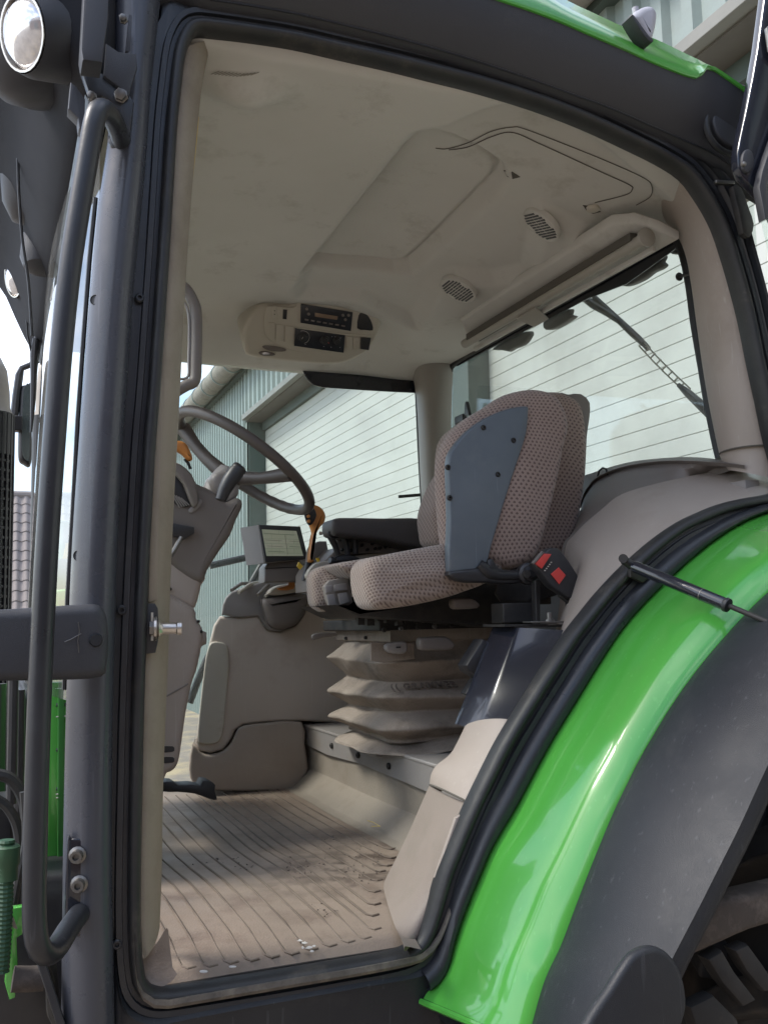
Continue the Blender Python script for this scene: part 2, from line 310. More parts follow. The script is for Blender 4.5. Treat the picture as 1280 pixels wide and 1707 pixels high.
def glass_mat(name, tint=(0.93, 0.97, 0.95), refl=1.0, film=(0.015, 0.13)):
    m = bpy.data.materials.new(name); m.use_nodes = True; n = m.node_tree; n.nodes.clear(); L = n.links.new
    o = n.nodes.new('ShaderNodeOutputMaterial'); t = n.nodes.new('ShaderNodeBsdfTransparent'); t.inputs[0].default_value = (*tint, 1)
    g = n.nodes.new('ShaderNodeBsdfGlossy'); g.inputs['Roughness'].default_value = 0.01; lw = n.nodes.new('ShaderNodeLayerWeight'); lw.inputs[0].default_value = 0.5; pw_ = n.nodes.new('ShaderNodeMath'); pw_.operation = 'POWER'; pw_.inputs[1].default_value = 4.0; L(lw.outputs['Facing'], pw_.inputs[0]); ma_ = n.nodes.new('ShaderNodeMath'); ma_.operation = 'MULTIPLY_ADD'; ma_.inputs[1].default_value = 0.9; ma_.inputs[2].default_value = 0.03; L(pw_.outputs[0], ma_.inputs[0])
    d = n.nodes.new('ShaderNodeBsdfDiffuse'); d.inputs[0].default_value = (0.75, 0.76, 0.73, 1)
    mu = n.nodes.new('ShaderNodeMath'); mu.operation = 'MULTIPLY'; mu.inputs[1].default_value = refl; L(ma_.outputs[0], mu.inputs[0])
    a = n.nodes.new('ShaderNodeMixShader'); L(mu.outputs[0], a.inputs[0]); L(t.outputs[0], a.inputs[1]); L(g.outputs[0], a.inputs[2])
    tc = n.nodes.new('ShaderNodeTexCoord'); z = n.nodes.new('ShaderNodeTexNoise'); z.inputs['Scale'].default_value = 4; z.inputs['Detail'].default_value = 8
    L(tc.outputs['Object'], z.inputs['Vector']); mr = n.nodes.new('ShaderNodeMapRange'); mr.inputs['From Min'].default_value = 0.4; mr.inputs['From Max'].default_value = 0.8
    mr.inputs['To Min'].default_value = film[0]; mr.inputs['To Max'].default_value = film[1]; L(z.outputs[0], mr.inputs['Value'])
    b = n.nodes.new('ShaderNodeMixShader'); L(mr.outputs[0], b.inputs[0]); L(a.outputs[0], b.inputs[1]); L(d.outputs[0], b.inputs[2])
    L(b.outputs[0], o.inputs[0]); return m
M['wheelskin'] = mat('dark steering wheel skin', (0.085, 0.072, 0.066), 0.42, var=0.4, vcol=(0.12, 0.1, 0.09), vscale=14, bump=0.3, bscale=500)
M['glass'] = glass_mat('window glass')
M['greenglass'] = glass_mat('tinted rear glass', (0.93, 0.965, 0.945), 1.0, (0.05, 0.22))

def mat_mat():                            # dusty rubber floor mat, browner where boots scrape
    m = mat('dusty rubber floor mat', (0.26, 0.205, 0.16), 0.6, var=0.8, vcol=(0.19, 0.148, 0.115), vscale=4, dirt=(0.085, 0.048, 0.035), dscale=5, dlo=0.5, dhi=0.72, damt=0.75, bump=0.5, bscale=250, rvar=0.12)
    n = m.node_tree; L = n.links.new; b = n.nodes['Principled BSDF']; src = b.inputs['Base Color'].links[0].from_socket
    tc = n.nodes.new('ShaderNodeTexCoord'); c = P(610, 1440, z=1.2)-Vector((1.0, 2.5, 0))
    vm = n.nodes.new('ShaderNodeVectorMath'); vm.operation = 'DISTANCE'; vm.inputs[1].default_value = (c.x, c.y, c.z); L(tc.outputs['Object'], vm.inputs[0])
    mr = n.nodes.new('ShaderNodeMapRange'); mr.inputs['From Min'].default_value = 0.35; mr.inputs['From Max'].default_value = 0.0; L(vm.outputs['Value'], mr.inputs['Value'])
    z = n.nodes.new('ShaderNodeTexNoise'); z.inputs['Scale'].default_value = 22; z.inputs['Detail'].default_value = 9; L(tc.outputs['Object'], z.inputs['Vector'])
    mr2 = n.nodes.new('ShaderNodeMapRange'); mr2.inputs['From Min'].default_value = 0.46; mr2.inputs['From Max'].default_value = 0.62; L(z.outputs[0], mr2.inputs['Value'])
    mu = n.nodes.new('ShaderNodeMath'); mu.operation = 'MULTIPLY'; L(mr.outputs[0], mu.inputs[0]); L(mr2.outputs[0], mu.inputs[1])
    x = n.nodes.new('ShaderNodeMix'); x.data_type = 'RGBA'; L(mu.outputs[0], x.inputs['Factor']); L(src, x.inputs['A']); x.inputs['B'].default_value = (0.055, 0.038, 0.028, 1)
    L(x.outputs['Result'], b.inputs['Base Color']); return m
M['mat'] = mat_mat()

# ================================================================== SETTING
g = MB(); g.add([(-900, -900, 0), (900, -900, 0), (900, 900, 0), (-900, 900, 0)], [(0, 1, 2, 3)])
gm = mat('worn clinker paving', (0.24, 0.20, 0.17), 0.85, var=0.7, vcol=(0.16, 0.14, 0.12), vscale=1.5, dirt=(0.42, 0.33, 0.2), dscale=1.2, dlo=0.48, dhi=0.62, damt=0.8, bump=0.8, bscale=30)
go = g.build('ground', gm, smooth=0, kind='structure')

# ---- the long shed behind the tractor: facade plane x = 3.8, running along y
XW = 3.8
shed = thing('shed', 'long farm shed with white boarded doors, green corrugated walls and big grey gutter', 'shed', (XW, 10, 0))
def corrugated(y0, y1, z0, z1, x, period=0.27, d=0.045):
    mb = MB(); ys = []; y = y0
    prof = [(0, 0), (0.42, 0), (0.54, 1), (0.88, 1), (1.0, 0)]
    lo = []; hi = []
    while y < y1:
        for a, b in prof[:-1]:
            yy = min(y+a*period, y1); lo.append(Vector((x-b*d, yy, z0))); hi.append(Vector((x-b*d, yy, z1)))
        y += period
    lo.append(Vector((x, y1, z0))); hi.append(Vector((x, y1, z1)))
    return mb.grid([lo, hi])
GY0, GY1 = 8.1, 15.1          # far door bay
HY0, HY1 = -3.0, 7.45          # near door bay
ZL = 5.08; XG = XW+0.30
corrugated(GY1+0.02, 40, 0.0, 5.9, XW, 0.2).build('corrugated_wall', M['corru'], shed, smooth=0)
corrugated(HY0, GY1, ZL+0.03, 5.9, XW-0.02).build('corrugated_lintel', M['corru'], shed, smooth=0)
# steel posts, sheet strips, flashings
MB().box((XW+0.205, GY1+0.27, 2.9), (0.36, 0.53, 5.8)).build('post', M['shedpost'], shed, bevel=0.01)
MB().box((XW+0.22, (GY0+HY1)/2, 2.9), (0.26, GY0-HY1, 5.8)).build('post', M['shedpost'], shed, bevel=0.01)
MB().box((XW-0.045, (HY0+GY1)/2, ZL), (0.10, GY1-HY0, 0.085)).build('lintel_flashing', mat('grey folded flashing', (0.20, 0.20, 0.18), 0.5, var=0.4, vscale=3), shed, bevel=0.005)
MB().box((XW+0.16, (HY0+GY1)/2, ZL-0.045), (0.32, GY1-HY0+0.3, 0.03)).build('soffit', M['soffit'], shed)
MB().box((XG-0.02, (HY0+GY1)/2, ZL-0.13), (0.06, GY1-HY0, 0.14)).build('door_rail', M['shedpost'], shed)
for nm, (y0, y1) in (('sliding_door', (GY0, GY1)), ('sliding_door', (HY0, HY1))):
    back = MB().box((XG+0.06, (y0+y1)/2, (ZL-0.2)/2), (0.03, y1-y0, ZL-0.2)).build(nm, M['shedpost'], shed)
    nb = 39; h = (ZL-0.2)/nb; src = None
    for i in range(nb):
        z = i*h
        if src is None:
            mb = MB(); t = 0.0012
            pr_ = [(0.0, t), (-0.024, t), (-0.028, t+0.003), (-0.028, h-t-0.003), (-0.024, h-t), (0.0, h-t)]
            rows = [[Vector((XG+0.03+a, y, b)) for a, b in pr_] for y in (y0+0.01, y1-0.01)]
            mb.grid(rows, cu=True)
            src = mb.build('board', M['board'], back, smooth=0)
        else:
            o = src.copy(); C.objects.link(o); o.location.z = src.location.z + z
# gutter with its collars, roof edge
gp = [Vector((XW-0.26, y, 5.98)) for y in (-8, 0, 10, 20, 40)]
gut = MB().tube(gp, 0.17, 20).build('gutter', M['gutter'], shed, smooth=60)
col = None
for k in range(46):
    y = -2+0.85*k
    if col is None:
        mb = MB(); mb.tube([Vector((XW-0.26, y-0.02, 5.98)), Vector((XW-0.26, y+0.02, 5.98))], 0.185, 20); col = mb.build('gutter_collar', M['corru'], gut, smooth=60)
        y00 = y
    else:
        o = col.copy(); C.objects.link(o); o.location.y = col.location.y+(y-y00)
MB().add([(XW-0.3, -8, 6.17), (XW-0.3, 42, 6.17), (XW+8, 42, 8.6), (XW+8, -8, 8.6), (XW-0.3, -8, 6.21), (XW-0.3, 42, 6.21), (XW+8, 42, 8.64), (XW+8, -8, 8.64)],
         [(0, 1, 2, 3), (4, 7, 6, 5), (0, 4, 5, 1), (1, 5, 6, 2), (2, 6, 7, 3), (3, 7, 4, 0)]).build('roof', M['gutter'], shed, smooth=0)
MB().box((XW-0.05, 16, 5.86), (0.16, 48, 0.10)).build('eaves_board', M['shedpost'], shed)

# ---- small house with a pantile roof far off to the left
house = thing('house', 'far low building with grey pantile roof seen between exhaust guard and mirror', 'house', (-2, 32, 0))
hw = MB(); hw.box((-2.0, 34.5, 1.1), (10, 5, 2.2)); hw.build('wall', M['houseWall'], house)
rt = MB().add([(-7.2, 31.6, 2.2), (3.2, 31.6, 2.2), (3.2, 34.5, 6.2), (-7.2, 34.5, 6.2), (-7.2, 37.4, 2.2), (3.2, 37.4, 2.2)], [(0, 1, 2, 3), (3, 2, 5, 4), (0, 3, 4), (1, 5, 2)]).build('roof', M['rtile'], house, smooth=0)
ti = None
up = Vector((0, 2.9, 4.0)); un = up.normalized(); nn = Vector((0, -4.0, 2.9)).normalized()
for r_ in range(12):
    for c_ in range(9):
        p = Vector((-0.3+0.3*c_, 31.6, 2.2))+un*(0.41*r_)
        if ti is None:
            mb = MB(); rows = []
            for e in (0, 0.43):
                rows.append([Vector((x_, 0, 0))+un*e+nn*(0.05+0.035*math.sin(x_/0.3*2*math.pi)+(0.03 if e == 0 else 0)) + p for x_ in [0.3*q/8 for q in range(9)]])
            rows.insert(0, [q-nn*0.05 for q in rows[0]])
            mb.grid(rows); ti = mb.build('roof_tile', M['rtile'], rt, smooth=40); p0 = p
        else:
            o = ti.copy(); C.objects.link(o); o.location = ti.location+(p-p0)
MB().tube([(-7.2, 34.5, 6.25), (3.2, 34.5, 6.25)], 0.13, 10).build('ridge', M['rtile'], house)

# ---- farm building across the yard, behind the photographer (unseen; mirrored in the paint, brought close and tall to block sky light)
barn = thing('barn', 'unseen brick barn across the yard, set close to block sky, mirrored in the fender paint', 'barn', (2, -9, 0))
bw = MB(); bw.box((0, -13.5, 2.5), (34, 9, 5.0)); bw.build('wall', mat('red brown brick', (0.16, 0.085, 0.06), 0.85, var=0.6, vscale=1), barn)
MB().add([(-17.3, -8.7, 5.0), (17.3, -8.7, 5.0), (17.3, -13.5, 8.4), (-17.3, -13.5, 8.4), (-17.3, -18.3, 5.0), (17.3, -18.3, 5.0)], [(0, 1, 2, 3), (3, 2, 5, 4), (0, 3, 4), (1, 5, 2)]).build('roof', M['rtile'], barn, smooth=0)
for x in (-8, 0, 8): MB().box((x, -8.97, 1.8), (3.4, 0.06, 3.6)).build('door', M['shedpost'], barn)

# ================================================================== TRACTOR
# x runs rearwards, y from the open left door (1.6) to the right side window (3.4), z up; cab floor at 1.2
YD, YW, XR, ZF = 1.6, 3.4, 1.62, 1.20
tr = thing('tractor', 'green farm tractor seen through its open left cab door', 'tractor', (1.0, 2.5, 0))
def part(name, mb, mt, parent=None, **k): return mb.build(name, M[mt] if isinstance(mt, str) else mt, parent or tr, **k)
def screw(px, py, r=0.006, out=(0, -1, 0), parent=None, name='screw', mt='mech', pt=None, h=0.004, **k):
    p = pt if pt is not None else P(px, py, **k); o = Vector(out).normalized()
    mb = MB().lathe(p-o*0.002, o, [(r, 0), (r, h+0.001), (r*0.75, h+0.003), (r*0.45, h+0.003), (r*0.4, h*0.5)], 12)
    return part(name, mb, mt, parent, smooth=40)

# ---------- cab frame around the door opening
inner = [(322,60),(333,52),(360,54),(420,62),(495,74),(570,91),(651,109),(725,127),(800,146),(897,176),(980,208),(1053,242),(1105,268),(1143,293),(1167,324),(1187,357),(1202,391),(1222,455),(1241,527),(1256,600),(1270,664),(1285,735),(1300,790),(1296,815),(1280,824),(1240,831),(1200,841),(1165,855),(1130,872),(1095,897),(1060,927),(1030,956),(1000,989),(975,1020),(950,1052),(920,1098),(890,1145),(862,1190),(835,1235),(812,1280),(790,1325),(773,1362),(758,1398),(735,1455),(716,1520),(701,1560),(680,1580),(640,1591),(570,1603),(500,1615),(400,1631),(300,1646),(262,1648),(246,1636),(240,1612),(236,1560),(235,1480),(236,1400),(238,1300),(240,1200),(243,1100),(246,1010),(252,880),(260,740),(266,670),(271,600),(277,510),(283,420),(289,320),(295,220),(302,150),(310,90)]
loop = cr(Ps(inner, y=YD), 3, True)
OUT = Vector((0, -1, 0))
# bulb seal
sgn = 1
a = loop[5]-loop[0]
seal_prof = [(0.004, -0.03), (-0.001, -0.012), (0.0, 0.004), (0.004, 0.014), (0.011, 0.018), (0.018, 0.014), (0.021, 0.003), (0.021, -0.01)]
frame_prof = [(0.019, -0.02), (0.020, 0.001), (0.028, 0.002), (0.030, 0.009), (0.039, 0.010), (0.041, 0.003), (0.060, 0.003), (0.062, -0.05)]
def sw(path, prof, closed, flip=False):
    N = len(path); rows = []
    cen = sum(path, Vector())/N
    for i in range(N):
        t = (path[(i+1) % N]-path[i-1]) if closed else (path[min(i+1, N-1)]-path[max(i-1, 0)])
        t.normalize(); nn = t.cross(OUT).normalized()
        if flip: nn = -nn
        rows.append([path[i]+nn*w_+OUT*d_ for w_, d_ in prof])
    return rows
_t = (loop[1]-loop[0]).cross(OUT); FL = (_t.dot(loop[0]-sum(loop, Vector())/len(loop)) < 0)
part('door_seal', MB().grid(sw(loop, seal_prof, True, FL), cv=True), 'rubber', smooth=60)
frame = part('door_frame', MB().grid(sw(loop, frame_prof, True, FL), cv=True), 'black', smooth=50)
def nrm_out(path, i):
    t = (path[min(i+1, len(path)-1)]-path[max(i-1, 0)]).normalized(); n_ = t.cross(OUT).normalized(); return -n_ if FL else n_
# worn bright edge of the sill and lower left corner
k0 = next(i for i, q in enumerate(loop) if q.z < 1.3 and q.x < 0.78)
lowrun = [q for q in loop if q.z < 1.24 and q.x < 0.70]
# ---------- front corner post (half round tube) with bolt holes
Lp = [(188,-30),(185,0),(183,200),(166,330),(157,420),(148,520),(140,620),(133,720),(124,850),(118,960),(113,1100),(109,1250),(106,1400),(104,1550),(102,1730)]
Rp = [(272,-30),(268,0),(252,150),(243,280),(231,400),(222,500),(214,620),(207,720),(200,850),(195,960),(191,1100),(188,1250),(187,1400),(189,1550),(192,1730)]
A_ = resample(cr(Ps(Lp, y=1.60), 4), 60); B_ = resample(cr(Ps(Rp, y=1.585), 4), 60)
rows = []
for p, q in zip(A_, B_):
    row = []
    row.append(p+Vector((0.004, 0.06, 0)))
    for k in range(13):
        t = k/12; d = math.sin(math.pi*min(1, t*1.0))**0.6*0.032; row.append(p.lerp(q, t)+Vector((0, -d, 0)))
    row.append(q+Vector((0.0, 0.03, 0))); rows.append(row)
post = part('front_post', MB().grid(rows), 'post', smooth=70)
for (hx, hy) in ((159, 500), (131, 926)):
    part('bolt_hole', MB().lathe(P(hx, hy, y=1.5835), (-0.75, -1, 0), [(0.0085, -0.004), (0.0085, 0.0015), (0.0078, 0.0022), (0.007, 0.0005)], 20), 'rubber', post)
# flange sheet between post and seal
B2 = resample(cr(Ps(Rp, y=1.6), 4), 50); S2 = resample(cr(Ps([(300,-30),(296,40),(276,200),(266,330),(252,480),(243,600),(235,720),(228,850),(223,960),(219,1100),(216,1250),(214,1400),(216,1550),(222,1640),(240,1690),(300,1720)], y=1.598), 4), 50)
part('post_flange', MB().grid([[b+Vector((0, 0.012, 0)), b+Vector((0.004, 0.0, 0)), b.lerp(s_, 0.5)+Vector((0, -0.003, 0)), s_] for b, s_ in zip(B2, S2)]), 'black', smooth=40)
for s_ in ((233, 497), (203, 1017), (195, 1574)): screw(*s_, r=0.008, y=1.592, mt='black', parent=frame, name='rivet')
# sill below the opening
SL = Ps([(190,1560),(196,1640),(215,1690),(260,1704),(300,1697),(400,1678),(500,1660),(600,1642),(690,1626),(730,1612)], y=1.598)
SL = resample(cr(SL, 5), 40); rows = []
for p in SL:
    rows.append([p+Vector((0, 0.02, 0.03)), p+Vector((0, -0.004, 0.012)), p+Vector((0, -0.012, 0.0)), p+Vector((0, -0.006, -0.012)), p+Vector((0, 0.004, -0.2)), p+Vector((0, 0.02, -0.35))])
part('door_sill', MB().grid(rows), 'exten', smooth=50)
# dusty ledge strip along the sill
led = Ps([(224,1560),(226,1620),(233,1648),(247,1666),(270,1672),(300,1668),(400,1651),(500,1634),(600,1617),(680,1601),(712,1588),(733,1560),(748,1520)], y=1.588); led = resample(cr(led, 4), 30)
part('sill_tread', MB().grid([[p+Vector((0, 0, 0.008)), p+Vector((0, -0.006, 0.006)), p+Vector((0, -0.008, -0.002)), p+Vector((0, -0.004, -0.008))] for p in led]),
     mat('dusty worn sill edge', (0.14, 0.12, 0.10), 0.7, var=0.9, vcol=(0.05, 0.045, 0.04), vscale=25, dirt=(0.3, 0.26, 0.2), dscale=12, dlo=0.5, dhi=0.7, damt=0.6, bump=0.5, bscale=120))
# outer lip strip following the wheel arch, and a second seal between cab and fender
arc_in = [(1330,850),(1280,824),(1240,831),(1200,841),(1165,855),(1130,872),(1095,897),(1060,927),(1030,956),(1000,989),(975,1020),(950,1052),(920,1098),(890,1145),(862,1190),(835,1235),(812,1280),(790,1325),(773,1362),(758,1398),(735,1455),(716,1520),(701,1560),(688,1578)]
arc_out = [(1330,846),(1280,853),(1224,876),(1161,920),(1099,976),(1042,1036),(999,1098),(956,1168),(917,1231),(886,1287),(856,1344),(834,1380),(813,1417),(795,1460),(777,1503),(763,1540),(752,1575),(745,1607),(735,1630),(712,1650)]
ai = resample(cr(Ps(arc_in, y=YD), 3), 70); ao = resample(cr(Ps(arc_out, y=YD-0.01), 3), 70)
rows = []
for p, q in zip(ai, ao):
    def at_(t, d): return p.lerp(q, t)+OUT*d
    rows.append([at_(0.30, -0.02), at_(0.34, 0.0), at_(0.52, 0.002), at_(0.56, 0.012), at_(0.62, 0.019), at_(0.72, 0.023), at_(0.84, 0.022), at_(0.95, 0.016), at_(1.0, 0.004), at_(1.0, -0.03)])
part('fender_trim', MB().grid(rows), 'black', smooth=40)

# ---------- roof: side fascia, green shell, round cover, antenna
fb = [(240,10),(262,6),(300,2),(330,18),(420,32),(495,45),(570,62),(651,82),(725,102),(800,125),(870,148),(936,172),(1010,198),(1077,227),(1125,248),(1170,270),(1217,300),(1290,345)]
ft = [(160,-160),(250,-150),(400,-120),(550,-82),(700,-42),(840,3),(885,18),(930,35),(985,59),(1039,82),(1080,101),(1121,118),(1143,126),(1157,130),(1167,126),(1175,119),(1184,114),(1240,152),(1300,196)]
fbv = resample(cr(Ps(fb, y=1.597), 4), 70); ftv = resample(cr(Ps(ft, y=1.52), 4), 70)
rows = []
for p, q in zip(fbv, ftv):
    rows.append([p+Vector((0, 0.02, -0.004)), p, p+Vector((0, -0.014, 0.004)), p.lerp(q, 0.12)+Vector((0, -0.016, 0)), p.lerp(q, 0.35)+Vector((0, -0.022, 0)), p.lerp(q, 0.65)+Vector((0, -0.018, 0)), p.lerp(q, 0.9)+Vector((0, -0.006, 0)), q, q+Vector((0, 0.02, 0.004))])
fascia = part('roof_fascia', MB().grid(rows), 'fascia', smooth=60)
seam = [p+Vector((0, -0.0165, 0)) for p in [a_.lerp(b_, 0.09) for a_, b_ in zip(fbv, ftv)]]
part('seam_ridge', MB().tube(seam[6:], 0.0022, 6), 'black', fascia)
gt = [(840,-62),(900,-30),(944,0),(990,22),(1037,44),(1066,55),(1094,66),(1140,88),(1183,110),(1240,149),(1300,192)]
gtv = resample(cr(Ps([(160,-250),(400,-200),(700,-120)]+gt, y=1.60), 4), 70)
rows = []
for p, q in zip(ftv, gtv):
    rows.append([p+Vector((0, 0.012, -0.004)), p+Vector((0, -0.004, -0.002)), p+Vector((0, -0.006, 0.004)), p.lerp(q, 0.5)+Vector((0, -0.004, 0.002)), q, q+Vector((0, 0.06, 0.008)), q+Vector((0, 1.7, 0.012)), q+Vector((0, 1.9, -0.15))])
part('roof_shell', MB().grid(rows), 'roofgreen', smooth=60)
# recessed round cover at the rear corner
cc = P(1228, 200, y=1.555); cn = Vector((-0.1, -1, 0.05)).normalized()
def disc_px(cx, cy, rx, ry, y, n=40): return [P(cx+rx*math.cos(2*math.pi*k/n), cy+ry*math.sin(2*math.pi*k/n), y=y) for k in range(n)]
cover = part('fascia_cover', MB().pillow([q for q in disc_px(1228, 202, 50, 53, 1.56)], (0, -0.020, 0), 0.005, 3), 'fascia', fascia, smooth=50)
part('cover_groove', MB().tube(disc_px(1228, 202, 52, 56, 1.547), 0.007, 8, closed=True), 'rubber', fascia)
ant = [(1037,42),(1050,28),(1066,22),(1076,27),(1081,38),(1080,52),(1077,66),(1073,78),(1068,82),(1060,74),(1048,58)]
an = part('antenna', MB().pillow(cr(Ps(ant, y=1.545), 3, True), (0, -0.035, 0), 0.016, 4), 'gps', smooth=60)
part('antenna_foot', MB().pillow(cr(Ps([(1035,42),(1039,42),(1052,60),(1064,76),(1071,81),(1069,86),(1062,82),(1048,64)], y=1.54), 2, True), (0, -0.036, 0), 0.002, 2), 'fascia', an)
part('antenna_knob', MB().tube([P(1061, 30, y=1.53), P(1058, 13, y=1.53)], [0.0075, 0.007], 12), 'gps', an)

# ---------- near rear corner: pillar bands, hinge and the open door seen edge-on
pb_i = Ps([(1150,262),(1185,300),(1208,345),(1224,395),(1243,455),(1262,530),(1277,600),(1292,664),(1310,740)], y=1.598)
pb_o = Ps([(1205,292),(1222,310),(1240,350),(1252,400),(1268,460),(1283,520),(1300,600),(1320,680),(1340,740)], y=1.58)
a1 = resample(cr(pb_i, 4), 30); b1 = resample(cr(pb_o, 4), 30)
part('rear_post', MB().grid([[p+Vector((0, 0.03, 0)), p, p.lerp(q, 0.35)+Vector((0, -0.006, 0)), p.lerp(q, 0.45)+Vector((0, 0.008, 0)), p.lerp(q, 0.62)+Vector((0, 0.008, 0)), p.lerp(q, 0.7)+Vector((0, -0.01, 0)), p.lerp(q, 0.9)+Vector((0, -0.01, 0)), q, q+Vector((0, 0.05, 0))] for p, q in zip(a1, b1)]), 'black', smooth=35)
hb = [(1212,316),(1226,318),(1238,350),(1247,378),(1241,399),(1229,393),(1222,360)]
part('hinge_arm', MB().pillow(cr(Ps(hb, y=1.575), 2, True), (0, -0.018, 0), 0.004, 2), 'mech')
part('catch', MB().bar(P(1190, 304, y=1.572), P(1222, 306, y=1.565), 0.012, 0.008), 'zinc', bevel=0.002)
door = part('door', MB().pillow(Ps([(1266,-30),(1258,30),(1250,90),(1241,140),(1231,190),(1221,235),(1216,262),(1217,285),(1224,302),(1240,318),(1262,340),(1280,378),(1300,430),(1330,430),(1320,300),(1320,-30)], y=1.47), (0, -0.022, 0), 0.004, 2), 'gloss')
part('door_edge', MB().pillow(Ps([(1253,318),(1258,292),(1268,262),(1279,232),(1300,180),(1310,200),(1290,262),(1272,300),(1266,318),(1271,344),(1270,368),(1263,372)], y=1.44), (0, -0.02, 0), 0.003, 2), 'fascia', door)
part('hinge_cover', MB().pillow(disc_px(1240, 272, 10, 20, 1.452, 20), (0, -0.012, 0), 0.004, 2), 'fascia', door)
part('hinge_bolt', MB().lathe(P(1237, 275, y=1.438), (0, -1, 0), [(0.005, 0), (0.005, 0.006), (0.003, 0.008)], 10), 'zinc', door)
part('door_bracket', MB().pillow(Ps([(1272,50),(1279,43),(1290,60),(1290,100),(1277,88)], y=1.44), (0, -0.01, 0), 0.003, 2), 'zinc', door)
part('door_glass', MB().prism(Ps([(1268,372),(1275,340),(1300,250),(1420,250),(1420,900),(1390,900)], y=1.455), (0, -0.004, 0)), 'glass', door)

# ---------- hand rail on the front post, mirror arm, bolts
hr = [P(205, 238, y=1.575), P(200, 226, y=1.55), P(193, 207, y=1.50), P(183, 190, y=1.45), P(172, 182, y=1.42), P(163, 186, y=1.405), P(157, 205, y=1.40), P(149, 250, y=1.40), P(133, 345, y=1.40), P(117, 450, y=1.40), P(103, 580, y=1.40), P(92, 720, y=1.40), P(82, 860, y=1.40), P(74, 1000, y=1.40), P(67, 1150, y=1.40), P(62, 1300, y=1.40), P(59, 1430, y=1.40), P(58, 1510, y=1.40), P(60, 1556, y=1.40), P(67, 1582, y=1.405), P(80, 1590, y=1.42), P(95, 1580, y=1.45), P(112, 1553, y=1.50), P(128, 1530, y=1.55), P(136, 1520, y=1.575)]
rail = part('hand_rail', MB().tube(resample(cr(hr, 4), 110), 0.0158, 18), 'black', smooth=80)
part('rail_foot', MB().lathe(P(203, 238, y=1.585), (-0.2, -1, 0.4), [(0.022, 0), (0.022, 0.006), (0.018, 0.01)], 16), 'black', rail)
br = [(112,1400),(120,1396),(134,1396),(146,1404),(151,1425),(151,1530),(146,1550),(134,1558),(118,1556),(108,1545)]
bp_ = part('rail_bracket', MB().pillow(cr(Ps(br, y=1.578), 3, True), (0, -0.012, 0), 0.003, 2), 'gloss')
for (bx, by) in ((124, 1427), (127, 1475)):
    part('bolt', MB().lathe(P(bx+6, by-2, y=1.566), (-0.25, -1, 0), [(0.013, 0), (0.013, 0.003), (0.0095, 0.005), (0.009, 0.018), (0.005, 0.018), (0.004, 0.012)], 14), 'zinc', bp_, smooth=40)
# mirror arm: thick box beam running forward
arm = MB().pillow(cr(Ps([(-60,1020),(0,1017),(80,1012),(150,1008),(166,1014),(174,1030),(177,1068),(174,1110),(165,1126),(120,1131),(0,1133),(-60,1134)], y=1.535), 2, True), (0, -0.05, 0), 0.016, 5)
armo = part('mirror_arm', arm, 'fascia', smooth=60)
part('bolt', MB().lathe(P(160, 1067, y=1.487), (0, -1, 0), [(0.010, 0), (0.010, 0.004), (0.0085, 0.006), (0.0085, 0.007)], 14), 'black', armo, smooth=40)
sc1 = MB().tube([P(131, 1037, y=1.4835), P(133, 1052, y=1.4835), P(130, 1068, y=1.4835), P(132, 1088, y=1.4835)], 0.0007, 5); sc1.tube([P(108, 1070, y=1.4835), P(118, 1066, y=1.4835), P(136, 1056, y=1.4835)], 0.0007, 5)
part('scratch', sc1, 'zinc', armo)
# brackets at the top of the post
bk = [(138,-20),(176,-20),(176,60),(170,100),(166,132),(134,128),(131,110)]
tb = part('upper_bracket', MB().pillow(Ps(bk, y=1.50), (0, -0.05, 0), 0.004, 2), 'fascia')
part('bracket_web', MB().pillow(Ps([(176,78),(196,92),(226,96),(228,120),(218,150),(214,168),(196,150),(172,132)], y=1.545), (0, -0.012, 0), 0.003, 2), 'fascia', tb)
part('bracket_plate', MB().pillow(Ps([(214,30),(246,31),(238,120),(226,175),(222,140),(228,96),(208,92)], y=1.575), (0, -0.012, 0), 0.003, 2), 'fascia', tb)
part('bracket_jaw', MB().pillow(Ps([(134,128),(170,132),(214,168),(222,180),(215,235),(205,240),(184,180),(168,170),(150,174)], y=1.56), (0, -0.02, 0), 0.004, 2), 'black', tb)
part('lower_lug', MB().pillow(Ps([(116,152),(126,160),(140,180),(138,236),(130,228),(128,212),(112,196)], y=1.53), (0, -0.03, 0), 0.003, 2), 'fascia', tb)
for (bx, by, r_) in ((203, 161, 0.010), (155, 163, 0.007), (207, 34, 0.006)):
    part('bolt', MB().lathe(P(bx, by, y=1.54), (-0.3, -1, -0.2), [(r_*1.2, 0), (r_*1.2, 0.004), (r_, 0.005), (r_, 0.014), (r_*0.6, 0.015)], 6), 'zinc', tb)

# ---------- roof front overhang with work lights, seen from below
vp_ = [(0.175,2.66),(0.14,2.655),(0.11,2.68),(0.08,2.735),(0.05,2.80),(0.02,2.87),(-0.02,2.93),(-0.08,2.98),(-0.14,3.02),(-0.16,3.08),(-0.12,3.13),(0.05,3.15),(0.175,3.15)]
M['under'] = mat('matt dark underside', (0.018, 0.020, 0.026), 0.8, var=0.6, vcol=(0.032, 0.033, 0.038), vscale=4, spec=0.2, bump=0.4, bscale=400)
visor = part('roof_overhang', MB().pillow([Vector((a_, 1.56, b_)) for a_, b_ in vp_], (0, 1.86, 0), 0.03, 5), 'under', smooth=60)
for q, r_ in (([(24,200),(30,260),(32,320),(38,400),(48,470),(54,560)], 0.0035),):
    part('cable', MB().tube(cr(Ps(q, y=2.3), 4), r_, 6), 'rubber')
part('wiper_motor', MB().lathe(P(70, 430, y=2.6), (0, -0.2, -1), [(0.05, -0.06), (0.055, 0.0), (0.045, 0.03), (0.02, 0.045)], 20), 'fascia')
